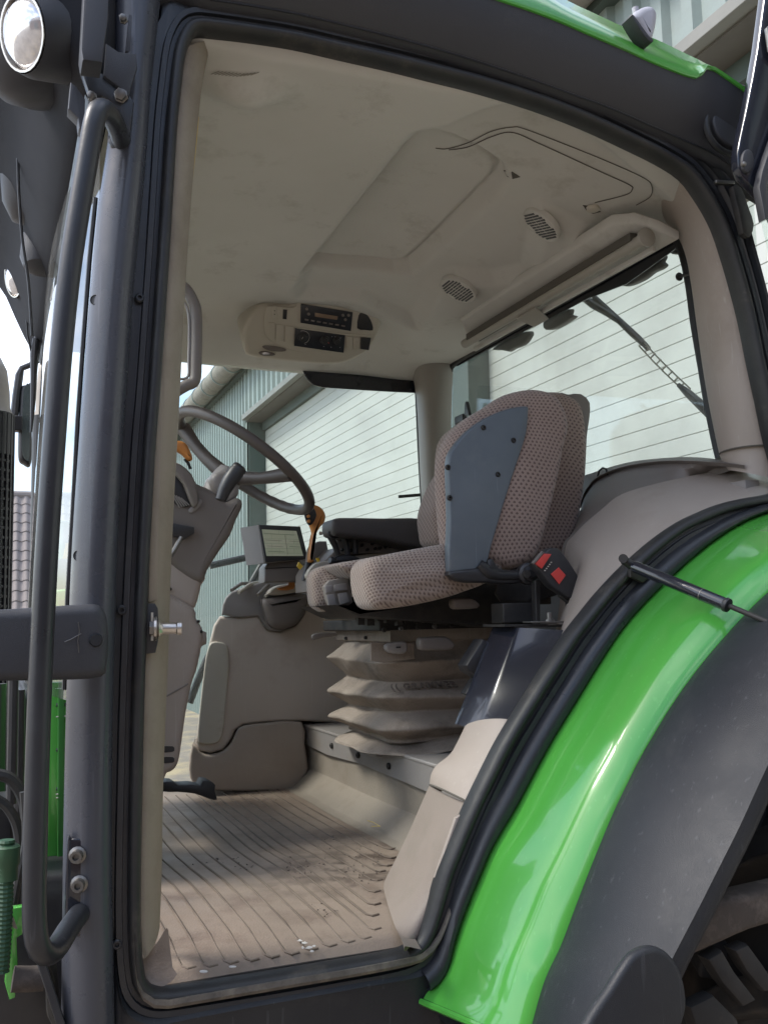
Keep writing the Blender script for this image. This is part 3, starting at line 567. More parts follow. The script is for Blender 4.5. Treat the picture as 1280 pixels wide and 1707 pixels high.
def lamp(c, nrm, r_, name):
    h = part(name, MB().lathe(Vector(c)-Vector(nrm).normalized()*0.22, nrm, [(r_*0.5, 0), (r_*0.95, 0.05), (r_*1.12, 0.12), (r_*1.12, 0.2), (r_*1.02, 0.222), (r_*0.98, 0.20)], 28), 'fascia', smooth=70)
    part('lens', MB().lathe(Vector(c)-Vector(nrm).normalized()*0.02, nrm, [(r_, 0), (r_*0.97, 0.012), (r_*0.7, 0.03), (r_*0.3, 0.038), (r_*0.05, 0.04)], 28), 'lampglass', h, smooth=70)
    part('reflector', MB().lathe(Vector(c)-Vector(nrm).normalized()*0.015, nrm, [(r_*0.99, 0), (r_*0.99, 0.02), (r_*0.93, 0.02), (r_*0.93, 0.0)], 28), 'steel', h)
    return h
lamp(P(40, 55, y=1.60), (-0.90, -0.50, -0.30), 0.062, 'work_light')
lamp(P(24, 465, y=3.12), (-0.95, -0.35, -0.25), 0.058, 'work_light')
# moulded pods under the overhang
part('light_pod', MB().lathe(P(62, 150, y=1.80)+Vector((0, 0, 0.04)), (0.15, 0.2, -1), [(0.10, -0.10), (0.105, -0.03), (0.095, 0.02), (0.07, 0.05), (0.03, 0.065)], 28), 'fascia', smooth=70)
part('light_pod', MB().lathe(P(66, 380, y=2.55)+Vector((0, 0, 0.05)), (0.1, 0.2, -1), [(0.09, -0.1), (0.09, -0.02), (0.07, 0.03), (0.03, 0.045)], 28), 'fascia', smooth=70)
part('windscreen_header', MB().tube([Vector((0.15, y, 2.66)) for y in (1.62, 2.2, 2.8, 3.4)], 0.022, 10), 'black')
part('rear_light_lens', MB().box(P(92, 490, y=3.2), (0.01, 0.02, 0.12)), 'lampglass', smooth=0, bevel=0.002)

# ---------- windscreen: glass, edges, far corner post, wiper
wr = []
for t in range(13):
    y = 1.62+t/12*1.78; bul = math.sin(math.pi*t/12)
    wr.append([Vector((0.150-(0.075-0.035*z_)*bul+(0.005*z_), y, 1.62+z_*1.06)) for z_ in (0, 0.33, 0.66, 1.0)])
part('windscreen', MB().grid(wr), 'glass', smooth=60)
part('far_front_post', MB().tube([(0.17, 3.42, 0.7), (0.16, 3.44, 1.5), (0.17, 3.43, 2.2), (0.19, 3.40, 2.72)], 0.035, 10), 'black')
part('windscreen_seal', MB().tube(Ps([(160,330),(150,430),(140,560),(130,700),(122,850),(113,1000),(108,1150)], y=1.63), 0.004, 6), 'rubber')
wy = 3.2
wip = part('wiper_arm', MB().tube(Ps([(88,430),(78,470),(70,510),(64,550),(60,585)], y=wy), [0.003, 0.005, 0.006, 0.007, 0.012], 8), 'blackp')
part('wiper_blade', MB().tube(Ps([(60,565),(58,590),(57,620),(56,660),(54,700),(52,722)], y=wy), [0.010, 0.014, 0.011, 0.009, 0.006, 0.003], 8), 'blackp', wip)
part('washer_tube', MB().tube(Ps([(30,400),(33,440),(38,480),(44,520),(47,560),(53,590)], y=wy), 0.003, 6), 'rubber', wip)
# far side mirror on its arm
mi = part('side_mirror', MB().pillow(cr(Ps([(36,645),(44,640),(54,641),(54,700),(54,760),(50,776),(40,772),(32,764),(31,735),(33,680)], y=4.0), 3, True), (0, 0.07, 0), 0.02, 4), 'blackp', smooth=60)
part('mirror_glass', MB().prism(cr(Ps([(40,650),(51,645),(51,700),(50,760),(46,768),(39,760),(37,740)], y=3.995), 2, True), (0, -0.004, 0)), 'mirrorg', mi)
part('mirror_bar', MB().tube(Ps([(68,598),(52,608),(37,614),(33,625),(28,660),(24,700)], y=4.02), [0.012]*3+[0.016]*3, 8), 'blackp', mi)
part('mirror_clamp', MB().box(P(31, 707, y=4.0), (0.03, 0.05, 0.06)), 'blackp', mi, bevel=0.004)
# exhaust stack with perforated guard, and a solid stand-in for its windscreen reflection
def stack(xp0, xp1, ytop, ybot, y, captop, name, capm):
    a_ = P(xp0, ytop, y=y); b_ = P(xp1, ytop, y=y); bt = P(xp0, ybot, y=y); r_ = (b_-a_).length/2; cx = (a_.x+b_.x)/2; z1 = a_.z; z0 = bt.z
    core = part(name, MB().tube([(cx, y, z0), (cx, y, z1)], r_*0.72, 18), 'mech')
    gm_ = MB(); nv = 26; H = z1-z0; nr = int(H/0.034)
    for k in range(nv):
        an_ = 2*math.pi*k/nv; gm_.box((cx+r_*math.cos(an_), y+r_*math.sin(an_), (z0+z1)/2), (0.010, 0.010, H), Matrix.Rotation(an_, 3, 'Z'))
    for k in range(nr+1):
        z = z0+H*k/nr; gm_.lathe((cx, y, z-0.005), (0, 0, 1), [(r_-0.002, 0), (r_+0.003, 0), (r_+0.003, 0.009), (r_-0.002, 0.009)], 26)
    gm_.lathe((cx, y, z1-0.15), (0, 0, 1), [(r_-0.002, 0), (r_+0.004, 0), (r_+0.004, 0.15), (r_-0.002, 0.15)], 26)
    part('heat_guard', gm_, 'blackp', core, smooth=0)
    ct = P(xp0, captop, y=y).z-z1
    part('stack_pipe', MB().lathe((cx, y, z1), (0, 0, 1), [(r_, 0), (r_*0.85, 0.03), (r_*0.82, ct*0.4), (r_*0.7, ct*0.75), (r_*0.45, ct*0.95), (r_*0.2, ct)], 24), capm, core, smooth=70)
sp = mat('weathered stack pipe', (0.42, 0.38, 0.33), 0.55, metal=0.2, var=0.5, vscale=8)
stack(-62, 24, 690, 1330, 3.7, 588, 'exhaust_stack', sp)
stack(57, 92, 695, 1120, 3.9, 596, 'reflected_stack', sp)

# ---------- bonnet side and front-left hardware below
bn = part('bonnet', MB().pillow([Vector((q.x, q.y, q.z)) for q in Ps([(97,862),(104,864),(140,870),(150,900),(150,1150),(97,1150)], y=2.6)], (0, 0.6, 0), 0.04, 4), mat('dark green bonnet', (0.03, 0.13, 0.04), 0.35, coat=0.5), smooth=60)
part('bonnet_stripe', MB().prism(Ps([(110,906),(130,904),(130,936),(104,936)], y=2.595), (0, -0.004, 0)), 'yellow', bn)
part('cab_mount', MB().tube([P(92, 957, y=2.3), P(125, 957, y=2.3)], 0.035, 14), 'blackp')
pn = part('side_panel', MB().pillow(Ps([(76,985),(140,978),(140,1560),(74,1560)], y=2.2), (0, 0.3, 0), 0.01, 3), 'green', smooth=60)
for yy in (1175, 1250, 1315):
    part('panel_groove', MB().tube([P(94, yy, y=2.2)+OUT*0.002, P(138, yy-2, y=2.2)+OUT*0.002], 0.004, 6), 'shedpost', pn)
for yy in (1195, 1324, 1330):
    part('pinstripe', MB().tube([P(94, yy, y=2.19), P(138, yy-4, y=2.19)], 0.0014, 5), 'white', pn)
part('panel_rib', MB().pillow(Ps([(97,1000),(108,1000),(107,1555),(96,1555)], y=2.2), (0, -0.012, 0), 0.003, 2), mat('darker green rib', (0.03, 0.16, 0.03), 0.4), pn)
part('fuel_tank', MB().pillow([Vector((-0.7, 2.02, 0.15)), Vector((0.17, 2.02, 0.15)), Vector((0.17, 2.02, 1.27)), Vector((-0.7, 2.02, 1.27))], (0, 1.1, 0), 0.05, 4), 'blackp', smooth=60)
part('engine_shroud', MB().box((0.085, 2.75, 0.9), (0.07, 0.8, 1.42)), 'blackp', bevel=0.02)
part('tank_step', MB().box((-0.1, 1.82, 0.75), (0.7, 0.34, 0.06)), 'mech', bevel=0.01)
for (x0, x1, y0, y1, yy) in ((30,38,1150,1500,2.1),(-20,10,1140,1400,2.3),(18,28,1130,1340,2.05),(-30,34,1325,1440,2.15),(20,60,1490,1720,1.9)):
    part('chassis_tube', MB().tube([P((x0+x1)/2, y0, y=yy), P((x0+x1)/2-4, y1, y=yy)], max(0.01, (x1-x0)/2/1594*yy), 10), 'blackp')
part('chassis_plate', MB().pillow(Ps([(-60,1560),(20,1540),(60,1560),(95,1600),(105,1720),(-60,1720)], y=1.75), (0, 0.1, 0), 0.01, 3), 'blackp')
part('step_link', MB().bar(P(68, 1600, y=1.6), P(105, 1715, y=1.58), 0.012, 0.02, (0, 1, 0)), 'blackp', bevel=0.002)
part('step_pipe', MB().tube(Ps([(22,1632),(50,1632),(74,1630)], y=1.66), 0.019, 14), 'mud')
hs = Ps([(12,1400),(10,1440),(9,1500),(6,1560),(2,1620)], y=1.65); hs = resample(hs, 60)
part('hose', MB().tube(hs, [0.0115+0.0018*(i % 2) for i in range(60)], 12), 'hose', smooth=0)
for q, r_, yy in (([(-10,1330),(12,1345),(30,1380),(34,1440),(28,1520),(40,1600),(60,1700)], 0.009, 1.85), ([(40,1320),(44,1400),(30,1470),(22,1540),(46,1620),(50,1710)], 0.007, 1.8), ([(-10,1290),(20,1300),(42,1340),(48,1420),(46,1520),(30,1640),(10,1710)], 0.011, 1.9), ([(70,1600),(84,1640),(88,1690),(110,1720)], 0.008, 1.7)):
    part('cable', MB().tube(cr(Ps(q, y=yy), 4), r_, 8), 'rubber')
part('hose_fitting', MB().lathe(P(14, 1445, y=1.65), (0, 0, 1), [(0.015, -0.02), (0.015, 0.0), (0.018, 0.005), (0.018, 0.03), (0.013, 0.034)], 12), 'hose', smooth=40)
gb = part('valve_bracket', MB().pillow(Ps([(12,1510),(38,1506),(38,1552),(28,1558),(30,1600),(26,1656),(16,1660),(8,1630),(14,1570)], y=1.70), (0, -0.02, 0), 0.003, 2), 'green')
part('bracket_window', MB().prism(Ps([(18,1522),(24,1530),(30,1548),(22,1546)], y=1.676), (0, -0.003, 0)), 'zinc', gb)

# ================================================================== CAB INTERIOR
def sm(t): t = max(0, min(1, t)); return t*t*(3-2*t)
def sdpoly(x, y, poly):                   # signed distance, inside negative
    d = 1e9; ins = False; n = len(poly)
    for i in range(n):
        ax, ay = poly[i]; bx, by = poly[(i+1) % n]; ex, ey = bx-ax, by-ay; wx, wy = x-ax, y-ay
        t = max(0, min(1, (wx*ex+wy*ey)/(ex*ex+ey*ey+1e-12))); d = min(d, math.hypot(wx-ex*t, wy-ey*t))
        if (ay > y) != (by > y) and x < (bx-ax)*(y-ay)/(by-ay)+ax: ins = not ins
    return -d if ins else d
rec = [(p.x, p.y) for p in Ps([(690,262),(712,256),(745,264),(790,284),(828,303),(836,318),(826,334),(760,394),(700,448),(680,463),(655,468),(600,468),(545,466),(512,462),(540,430)], z=2.80)]
shelf = [(p.x, p.y) for p in Ps([(505,500),(497,488),(520,455),(600,355),(672,266),(695,236),(755,226),(808,200),(850,190),(888,194),(1018,242),(1094,278),(1122,306),(1118,346),(1070,372),(1010,362),(960,352),(900,340),(880,420),(820,440),(760,445),(720,470),(690,520),(640,510),(600,500)], z=2.80)]
ventc = P(408, 138, z=2.80)
def zc(x, y):
    z = 2.825-((0.100*sm((y-3.12)/0.28))**4+(0.088*sm((x-1.02)/0.5))**4)**0.25+0.12*math.exp(-((y-1.6)/0.018)**2)
    d = sdpoly(x, y, shelf); z += 0.036*sm(0.5-d/0.06)-0.018
    d = sdpoly(x, y, rec); z += 0.030*sm(0.5-d/0.03)+0.030*math.exp(-((d-0.002)/0.013)**2)
    z -= 0.05*math.exp(-(((x-ventc.x)/0.10)**2+((y-ventc.y+0.0)/0.07)**2)*1.5)
    z += 0.006*math.sin(x*4+y*2)
    return z
NX, NY = 230, 280; rows = []
for i in range(NX):
    x = 0.12+1.52*i/(NX-1); rows.append([Vector((x, 1.606+1.85*j/(NY-1), zc(x, 1.606+1.85*j/(NY-1)))) for j in range(NY)])
liner = part('headliner', MB().grid(rows), 'liner', smooth=60)
def onc(px, py, lift=0.0):               # where a sight line first meets the ceiling surface
    d = ray(px, py); lo_t = (2.55-CAM.z)/d.z; hi_t = None; t = lo_t
    while t < lo_t*1.6:
        p = CAM+d*t
        if p.z >= zc(p.x, p.y)-lift: hi_t = t; break
        lo_t = t; t += 0.01
        if t > 9: break
    if hi_t is None: return P(px, py, z=2.78)
    for _ in range(18):
        m_ = (lo_t+hi_t)/2; p = CAM+d*m_
        if p.z >= zc(p.x, p.y)-lift: hi_t = m_
        else: lo_t = m_
    return CAM+d*hi_t
def ceilline(pts, r, name, mt, parent=liner): return part(name, MB().tube([onc(q.x, q.y, r*0.7+0.0012) for q in cr([(a_, b_, 0) for a_, b_ in pts], 10)], r, 6), mt, parent)
seamM = mat('shadow gap', (0.10, 0.09, 0.075), 0.9)
ceilline([(726,247),(745,248),(780,238),(819,219),(854,212),(874,215),(940,240),(1014,270),(1073,297),(1086,311),(1083,328),(1060,342)], 0.0011, 'hatch_seam', seamM)
ceilline([(748,250),(780,245),(819,228),(854,221),(900,240),(1000,286),(1048,308),(1053,316),(1042,325),(991,338)], 0.0012, 'hatch_seam', seamM)
# hatch catches
for (hx, hy, a_) in ((853, 291, 14), (986, 349, 15)):
    q = [onc(hx-a_, hy-6, .002), onc(hx, hy-4, .002), onc(hx+a_, hy+5, .002), onc(hx+2, hy+8, .002), onc(hx-8, hy+4, .002)]
    k = part('hatch_catch', MB().pillow(q, (0, 0, 0.006), 0.001, 1), seamM, liner)
part('catch_button', MB().lathe(onc(988, 348, 0.004), (0, 0, -1), [(0.017, -0.004), (0.016, 0.004), (0.01, 0.007)], 16), 'cream', liner)
def speaker(px, py, rx):
    c = onc(px, py, 0.003); e = onc(px+rx, py, 0.003); r_ = (e-c).length*0.98
    tx = Vector((1, 0, (zc(c.x+0.03, c.y)-zc(c.x-0.03, c.y))/0.06)).normalized(); ty = Vector((0, 1, (zc(c.x, c.y+0.03)-zc(c.x, c.y-0.03))/0.06)).normalized()
    n_ = tx.cross(ty).normalized(); dn = -n_
    ring = part('speaker_grille', MB().lathe(c, dn, [(r_, -0.012), (r_, 0.001), (r_*0.97, 0.003), (r_*0.93, 0.0015), (r_*0.9, 0.0025), (r_*0.3, 0.004)], 40), 'liner', liner, smooth=50)
    mb = MB()
    for k in range(-5, 6):
        xx = k*r_*0.145; half = math.sqrt(max(0, 1-(xx/r_/0.84)**2))*r_*0.84
        half2 = half*(0.82 if abs(k) < 2 else 1.0); n_seg = 4
        for q in range(n_seg):
            y0 = -half2+q*2*half2/n_seg; y1 = y0+2*half2/n_seg*0.84; cc_ = c+tx*xx+ty*((y0+y1)/2)+dn*0.0035
            mb.box(cc_, (r_*0.085, y1-y0, 0.0022), Matrix((tx, ty, n_)).transposed())
    part('grille_slot', mb, seamM if False else 'blackp', ring, smooth=0, kind='stuff')
speaker(901, 376, 37); speaker(763, 484, 31)
# corner air vent
mb = MB()
for k in range(12):
    p = onc(352+6*k, 128-abs(k-7)*0.6, 0.004); q = onc(366+6*k, 120-abs(k-7)*0.6+3, 0.004); mb.tube([p, q], 0.0007, 5)
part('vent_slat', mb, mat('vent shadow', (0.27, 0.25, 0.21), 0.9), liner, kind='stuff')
# roller blind in its trough along the rear edge
b0, b1 = P(777, 572, x=1.44), P(1068, 402, x=1.44)
yb0, yb1, zb = b0.y, b1.y, (b0.z+b1.z)/2
blind = part('blind_housing', MB().pillow([Vector((1.400, yb0-0.04, b0.z+0.06)), Vector((1.400, yb1+0.06, b1.z+0.06)), Vector((1.425, yb1, b1.z+0.045)), Vector((1.47, yb1-0.03, b1.z+0.02)), Vector((1.53, yb1-0.03, b1.z+0.002)), Vector((1.53, yb0+0.03, b0.z+0.002)), Vector((1.46, yb0+0.02, b0.z+0.02))], (0.0, 0, 0.03), 0.008, 3), 'liner', smooth=60)
part('blind_slot', MB().box((1.452, (yb0+yb1)/2, (b0.z+b1.z)/2+0.016), (0.05, abs(yb0-yb1)-0.05, 0.02)), seamM, blind)
part('blind_roller', MB().tube([Vector((1.445, yb0+0.02, b0.z+0.004)), Vector((1.445, yb1-0.01, b1.z+0.004))], 0.015, 14), 'roofpanel', blind)
part('blind_bar', MB().bar(Vector((1.478, yb0+0.015, b0.z-0.014)), Vector((1.478, yb1, b1.z-0.014)), 0.012, 0.014), 'liner', blind, bevel=0.003)
mid = b0.lerp(b1, 0.42)
part('blind_pull', MB().pillow([mid+Vector((0.0, 0.06, -0.01)), mid+Vector((0.0, -0.05, -0.01)), mid+Vector((0.06, -0.02, -0.03)), mid+Vector((0.06, 0.06, -0.03))], (0, 0, -0.006), 0.002, 2), 'roofpanel', blind)
part('blind_end', MB().lathe(Vector((1.445, yb1-0.01, b1.z+0.004)), (0, -1, 0), [(0.024, 0), (0.024, 0.008), (0.012, 0.012)], 16), 'roofpanel', blind)

# ---------- overhead console with radio and heater panel
on = Vector((-0.10, -0.80, -0.55)).normalized(); oo = P(520, 556, y=3.02)
def OC(pts, lift=0.0): return [PL(a_, b_, oo+on*lift, on) for a_, b_ in pts]
def Z8(pts): return [(390+a_/4.74, 480+b_/4.74) for a_, b_ in pts]
co = Z8([(70,420),(62,350),(85,290),(130,210),(190,150),(250,125),(400,130),(450,115),(490,78),(560,70),(900,110),(1090,150),(1145,180),(1172,230),(1165,300),(1130,390),(1090,460),(1000,540),(900,590),(780,612),(560,600),(260,570),(110,540),(85,500)])
ocon = part('overhead_console', MB().pillow(cr(OC(co), 3, True), -on*0.16, 0.018, 4), 'cream', smooth=60)
def oc_part(name, pts, th, mt, lift=0.001, rnd=0.0015, parent=None, smooth_n=0, z8=True, seg=2):
    q = OC(Z8(pts) if z8 else pts, lift)
    if smooth_n: q = cr(q, smooth_n, True)
    return part(name, MB().pillow(q, on*th, rnd, seg), mt, parent or ocon)
oc_part('switch_panel', [(240,240),(258,150),(300,140),(470,150),(500,105),(560,98),(930,145),(1090,178),(1140,230),(1135,310),(1090,420),(1030,500),(940,535),(760,530),(480,490),(300,420),(245,350)], 0.006, 'cream', rnd=0.003, smooth_n=3)
rad = oc_part('radio', [(528,122),(935,188),(920,335),(525,270)], 0.010, 'radio', lift=0.006)
oc_part('radio_display', [(640,195),(820,224),(815,252),(640,226)], 0.0012, 'lcd', lift=0.0165, parent=rad, rnd=0.0003)
for k in range(7):
    x_ = 560+48*k; y_ = 243+8*k; oc_part('radio_button', [(x_, y_), (x_+30, y_+5), (x_+29, y_+17), (x_-1, y_+12)], 0.0015, 'taupe', lift=0.0165, parent=rad, rnd=0.0003)
for (x_, y_) in ((575,165),(590,205),(860,215),(880,250),(905,215)):
    part('radio_knob', MB().lathe(OC(Z8([(x_, y_)]), 0.0165)[0], on, [(0.005, 0), (0.005, 0.003), (0.003, 0.004)], 10), 'taupe', rad)
hp = oc_part('heater_panel', [(483,315),(877,372),(865,510),(475,455)], 0.006, 'radio', lift=0.006)
for (x_, y_, r_) in ((545,388,0.017),(715,410,0.016),(812,415,0.014)):
    k = part('dial', MB().lathe(OC(Z8([(x_, y_)]), 0.0125)[0], on, [(r_, 0), (r_*0.95, 0.006), (r_*0.7, 0.008), (r_*0.65, 0.014), (r_*0.2, 0.015)], 20), 'blackp', hp)
    c_ = OC(Z8([(x_, y_)]), 0.013)[0]; u_ = on.orthogonal().normalized(); v_ = on.cross(u_)
ring = [OC(Z8([(545+52*math.cos(t), 388+50*math.sin(t))]), 0.0135)[0] for t in [R(-110+q*9) for q in range(22)]]
part('dial_scale', MB().tube(ring, 0.0007, 5), 'white', hp)
part('dial_pointer', MB().tube(OC(Z8([(545,388),(538,405)]), 0.028), 0.0008, 5), 'white', hp)
for (x_, y_) in ((800,385),(822,432),(768,468),(838,470),(565,445),(710,462),(842,395),(775,385)):
    part('panel_mark', MB().lathe(OC(Z8([(x_, y_)]), 0.0125)[0], on, [(0.0015, 0), (0.0014, 0.0008)], 6), 'gps', hp)
part('dial_mark', MB().tube(OC(Z8([(745,430),(752,440)]), 0.022), 0.0009, 5), 'red', hp)
for q in ([(272,268),(325,275),(322,410),(295,405),(268,380)], [(335,285),(395,292),(393,422),(328,415)], [(405,295),(475,305),(468,437),(400,428)], [(888,380),(935,385),(930,475),(885,470)], [(946,387),(996,392),(990,486),(940,480)]):
    oc_part('blank_switch', q, 0.004, 'cream', lift=0.0065, rnd=0.0015)
oc_part('socket_plate', [(300,165),(320,140),(345,155),(338,190),(352,220),(340,248),(310,248),(292,222),(302,195)], 0.002, 'cream', lift=0.0065, rnd=0.0008, smooth_n=3)
for y_ in (180, 208): part('socket_hole', MB().lathe(OC(Z8([(322, y_)]), 0.009)[0], on, [(0.0018, -0.001), (0.0018, 0.0006)], 8), 'blackp', ocon)
oc_part('toggle_switch', [(388,168),(420,171),(415,246),(385,242)], 0.005, 'blackp', lift=0.0065)
oc_part('rocker_switch', [(1003,388),(1078,393),(1062,487),(998,478)], 0.009, 'blackp', lift=0.0065)
oc_part('stowage_pocket', [(985,215),(1005,196),(1040,205),(1068,232),(1090,280),(1096,334),(1035,330),(973,318)], 0.0015, 'blackp', lift=0.0065, smooth_n=2)
oc_part('panel_ledge', [(495,305),(900,360),(1090,372),(1110,382),(1105,392),(900,374),(495,318)], 0.004, 'cream', lift=0.0065, rnd=0.0012)
ml = oc_part('map_light_recess', [(225,462),(260,455),(340,462),(400,478),(412,492),(380,502),(310,498),(250,484)], 0.0012, 'taupe', smooth_n=3, lift=0.0015)
ml2 = oc_part('map_light', [(195,512),(220,498),(270,500),(318,515),(322,528),(285,536),(225,532)], 0.004, 'taupe', smooth_n=3, lift=0.0015)
oc_part('map_light_lens', [(222,514),(245,506),(275,510),(285,520),(262,528),(235,526)], 0.0035, 'lampglass', smooth_n=3, lift=0.006, parent=ml2)

# ---------- far side window: header, printed band, seals, glass
hd = MB(); hl = cr(Ps([(180,577),(240,581),(300,588),(410,600),(500,608),(600,612),(680,612)], y=3.38), 4)
part('window_header', MB().tube(hl, 0.006, 8), 'rubber')
part('shade_band', MB().prism(Ps([(498,604),(600,609),(680,610),(690,618),(694,655),(650,653),(600,650),(540,646),(523,642),(512,632)], y=3.415), (0, 0.004, 0)), 'gloss', smooth=0)
part('window_seal', MB().tube(cr(Ps([(680,612),(690,625),(694,655),(697,720),(700,780),(705,870),(708,950)], y=3.40), 4), 0.007, 8), 'rubber')
part('side_window', MB().prism([Vector((0.2, 3.425, 0.9)), Vector((1.62, 3.425, 0.9)), Vector((1.62, 3.425, 2.75)), Vector((0.2, 3.425, 2.75))], (0, 0.005, 0)), 'glass', smooth=0)
part('window_handle', MB().bar(P(664, 828, y=3.38), P(700, 825, y=3.38), 0.008, 0.012), 'blackp', bevel=0.002)
part('grab_bar', MB().tube([P(350, 943, y=3.47), P(430, 925, y=3.47), P(470, 917, y=3.47)], 0.013, 10), 'blackp')
part('window_frame_tube', MB().tube(Ps([(316,1172),(330,1135),(345,1100),(380,1040),(420,972),(436,944),(455,925)], y=3.49), 0.014, 10), 'blackp')
# pillars: far rear corner
lf = resample(cr(Ps([(655,590),(672,606),(686,625),(693,655),(697,720),(700,790),(704,860),(708,930)], y=3.385), 4), 30)
rt_ = resample(cr(Ps([(752,580),(748,600),(746,640),(744,700),(744,760),(745,830),(746,930)], x=1.60), 4), 30)
rows = []
for p, q in zip(lf, rt_):
    row = []
    for k in range(11):
        t = k/10; row.append(p.lerp(q, t)+Vector((-0.045, -0.05, 0))*math.sin(math.pi*t)**0.8)
    rows.append([p+Vector((0.02, 0.03, 0))]+row+[q+Vector((0.03, 0.02, 0))])
part('rear_pillar_trim', MB().grid(rows), mat('pillar trim with painted shade', (0.30, 0.275, 0.245), 0.55, var=0.3, vscale=3, bump=0.3, bscale=900), smooth=60)  # far copy of the trim, its shade painted into a darker colour
# pillars: near rear corner
lf = resample(cr(Ps([(1085,343),(1090,357),(1110,371),(1130,396),(1143,430),(1152,480),(1160,540),(1170,610),(1180,670),(1192,730),(1198,757)], x=1.58), 4), 40)
rt_ = resample(cr(Ps([(1143,288),(1160,308),(1180,342),(1197,380),(1215,436),(1232,497),(1247,556),(1262,636),(1277,700),(1292,742)], y=1.63), 4), 40)
rows = []
for p, q in zip(lf, rt_):
    row = [p+Vector((0.03, 0.01, 0))]
    for k in range(13):
        t = k/12; row.append(p.lerp(q, t)+Vector((-0.04, -0.02, 0))*math.sin(math.pi*t)**0.7)
    rows.append(row+[q+Vector((0.01, -0.02, 0))])
npt = part('rear_pillar_trim', MB().grid(rows), 'beige', smooth=60)
part('trim_seam', MB().tube([r_[1+k] for r_ in rows[-1:] for k in range(13)], 0.002, 6), seamM, npt)
lf2 = resample(Ps([(1198,757),(1203,770),(1214,784)], x=1.58), 6); rt2 = resample(Ps([(1292,742),(1297,770),(1300,800)], y=1.635), 6); rows = []
for p, q in zip(lf2, rt2): rows.append([p.lerp(q, k/12)+Vector((-0.035, -0.02, 0))*math.sin(math.pi*k/12)**0.7 for k in range(13)])
part('lower_pillar_trim', MB().grid(rows), 'beige', smooth=60)

# ---------- rear window, its dark print, clips, wiper
RL = [(1200,764),(1192,730),(1180,670),(1170,610),(1158,540),(1150,480),(1140,430),(1126,398),(1100,408),(1000,466),(900,523),(800,580),(757,606),(749,625),(746,680),(748,760),(752,860),(760,900)]
rwp = cr(Ps(RL, x=XR), 3)
part('rear_window_seal', MB().tube(rwp, 0.012, 8), 'rubber')
part('rear_window', MB().prism([Vector((XR+0.012, 1.66, 1.7)), Vector((XR+0.012, 3.36, 1.7)), Vector((XR+0.012, 3.36, 2.78)), Vector((XR+0.012, 1.66, 2.78))], (0.005, 0, 0)), 'greenglass', smooth=0)
def zr(pts): return [(740+a_/2.56, 380+b_/2.56) for a_, b_ in pts]
part('window_print', MB().prism(Ps(zr([(30,580),(60,590),(200,515),(620,300),(660,285),(780,240),(1010,75),(1020,45),(980,25),(800,120),(500,290),(200,460)]), x=XR+0.008), (-0.003, 0, 0)), 'gloss', smooth=0)
for q in ([(205,520),(225,498),(300,455),(362,440),(355,470),(330,500),(290,515),(270,527),(240,520)], [(420,415),(430,392),(500,355),(535,345),(530,368),(552,375),(520,400),(470,428),(430,434)],
          [(750,240),(760,200),(820,160),(850,135),(930,115),(922,140),(935,155),(915,175),(880,190),(850,215),(800,240),(765,248)], [(955,105),(970,80),(1012,62),(1022,95),(990,112)]):
    part('window_clip', MB().pillow(cr(Ps(zr(q), x=XR+0.02), 2, True), (0.02, 0, 0), 0.004, 2), 'blackp', smooth=50)
part('window_stay_pin', MB().tube(Ps([(1130,461),(1145,458),(1152,455)], x=XR-0.02), [0.0045, 0.004, 0.004], 8), 'blackp')
part('pin_head', MB().lathe(P(1132, 461, x=XR-0.02), (0, 1, 0.1), [(0.011, 0), (0.010, 0.004), (0.005, 0.006)], 12), 'blackp')
xw = XR+0.05
rwi = part('rear_wiper', MB().tube(Ps(zr([(600,300),(640,330),(700,365),(750,400),(800,450),(850,495)]), x=xw), [0.012, 0.013, 0.011, 0.009, 0.009, 0.008], 8), 'blackp')
part('wiper_spine', MB().tube(Ps(zr([(640,295),(700,350),(760,405),(830,470),(870,515)]), x=xw+0.005), 0.008, 8), 'blackp', rwi)
lad = MB()
for off in (-9, 9):
    lad.tube(Ps(zr([(840+off,495-off),(900+off,560-off),(960+off,620-off),(1040+off,695-off)]), x=xw), 0.0022, 6)
for k in range(9):
    t = k/8; x_ = 840+200*t; y_ = 495+200*t; lad.tube(Ps(zr([(x_-9, y_+9), (x_+9, y_-9)]), x=xw), 0.0024, 6)
part('wiper_frame', lad, 'roofpanel', rwi)
part('wiper_blade', MB().tube(Ps(zr([(1000,670),(1040,705),(1100,760),(1150,812),(1200,860)]), x=xw), [0.006, 0.011, 0.013, 0.012, 0.012], 8), 'blackp', rwi)
part('window_latch', MB().pillow(Ps(zr([(85,800),(88,745),(93,740),(100,765),(106,800)]), x=XR-0.03), (0.012, 0, 0), 0.002, 2), 'blackp')
part('latch_base', MB().box(P(768, 699, x=XR-0.02), (0.02, 0.07, 0.03)), 'blackp', bevel=0.004)

# ---------- inner wheel housing panel and rear shelf
A1 = [(1310,835),(1280,826),(1240,833),(1200,843),(1165,857),(1130,874),(1095,899),(1060,929),(1030,958),(1000,991),(975,1022),(950,1054),(925,1095)]
B1_ = [(1300,786),(1249,781),(1224,781),(1161,791),(1086,808),(1033,825),(1005,847),(975,872),(955,893),(944,906),(938,940),(934,990),(925,1060)]
yb = [1.72, 1.78, 1.80, 1.85, 1.90, 1.95, 1.98, 2.0, 2.02, 2.04, 2.06, 2.06, 2.04]
a1 = resample(cr(Ps(A1, y=1.63), 4), 50); b1 = resample(cr([P(a_, b_, y=y) for (a_, b_), y in zip(B1_, yb)], 4), 50)
rows = []
for p, q in zip(a1, b1):
    row = [p+Vector((0, -0.02, -0.01))]
    for k in range(13):
        t = k/12; row.append(p.lerp(q, t)+Vector((-0.008, -0.014, -0.004))*math.sin(math.pi*t)**0.8)
    rows.append(row)
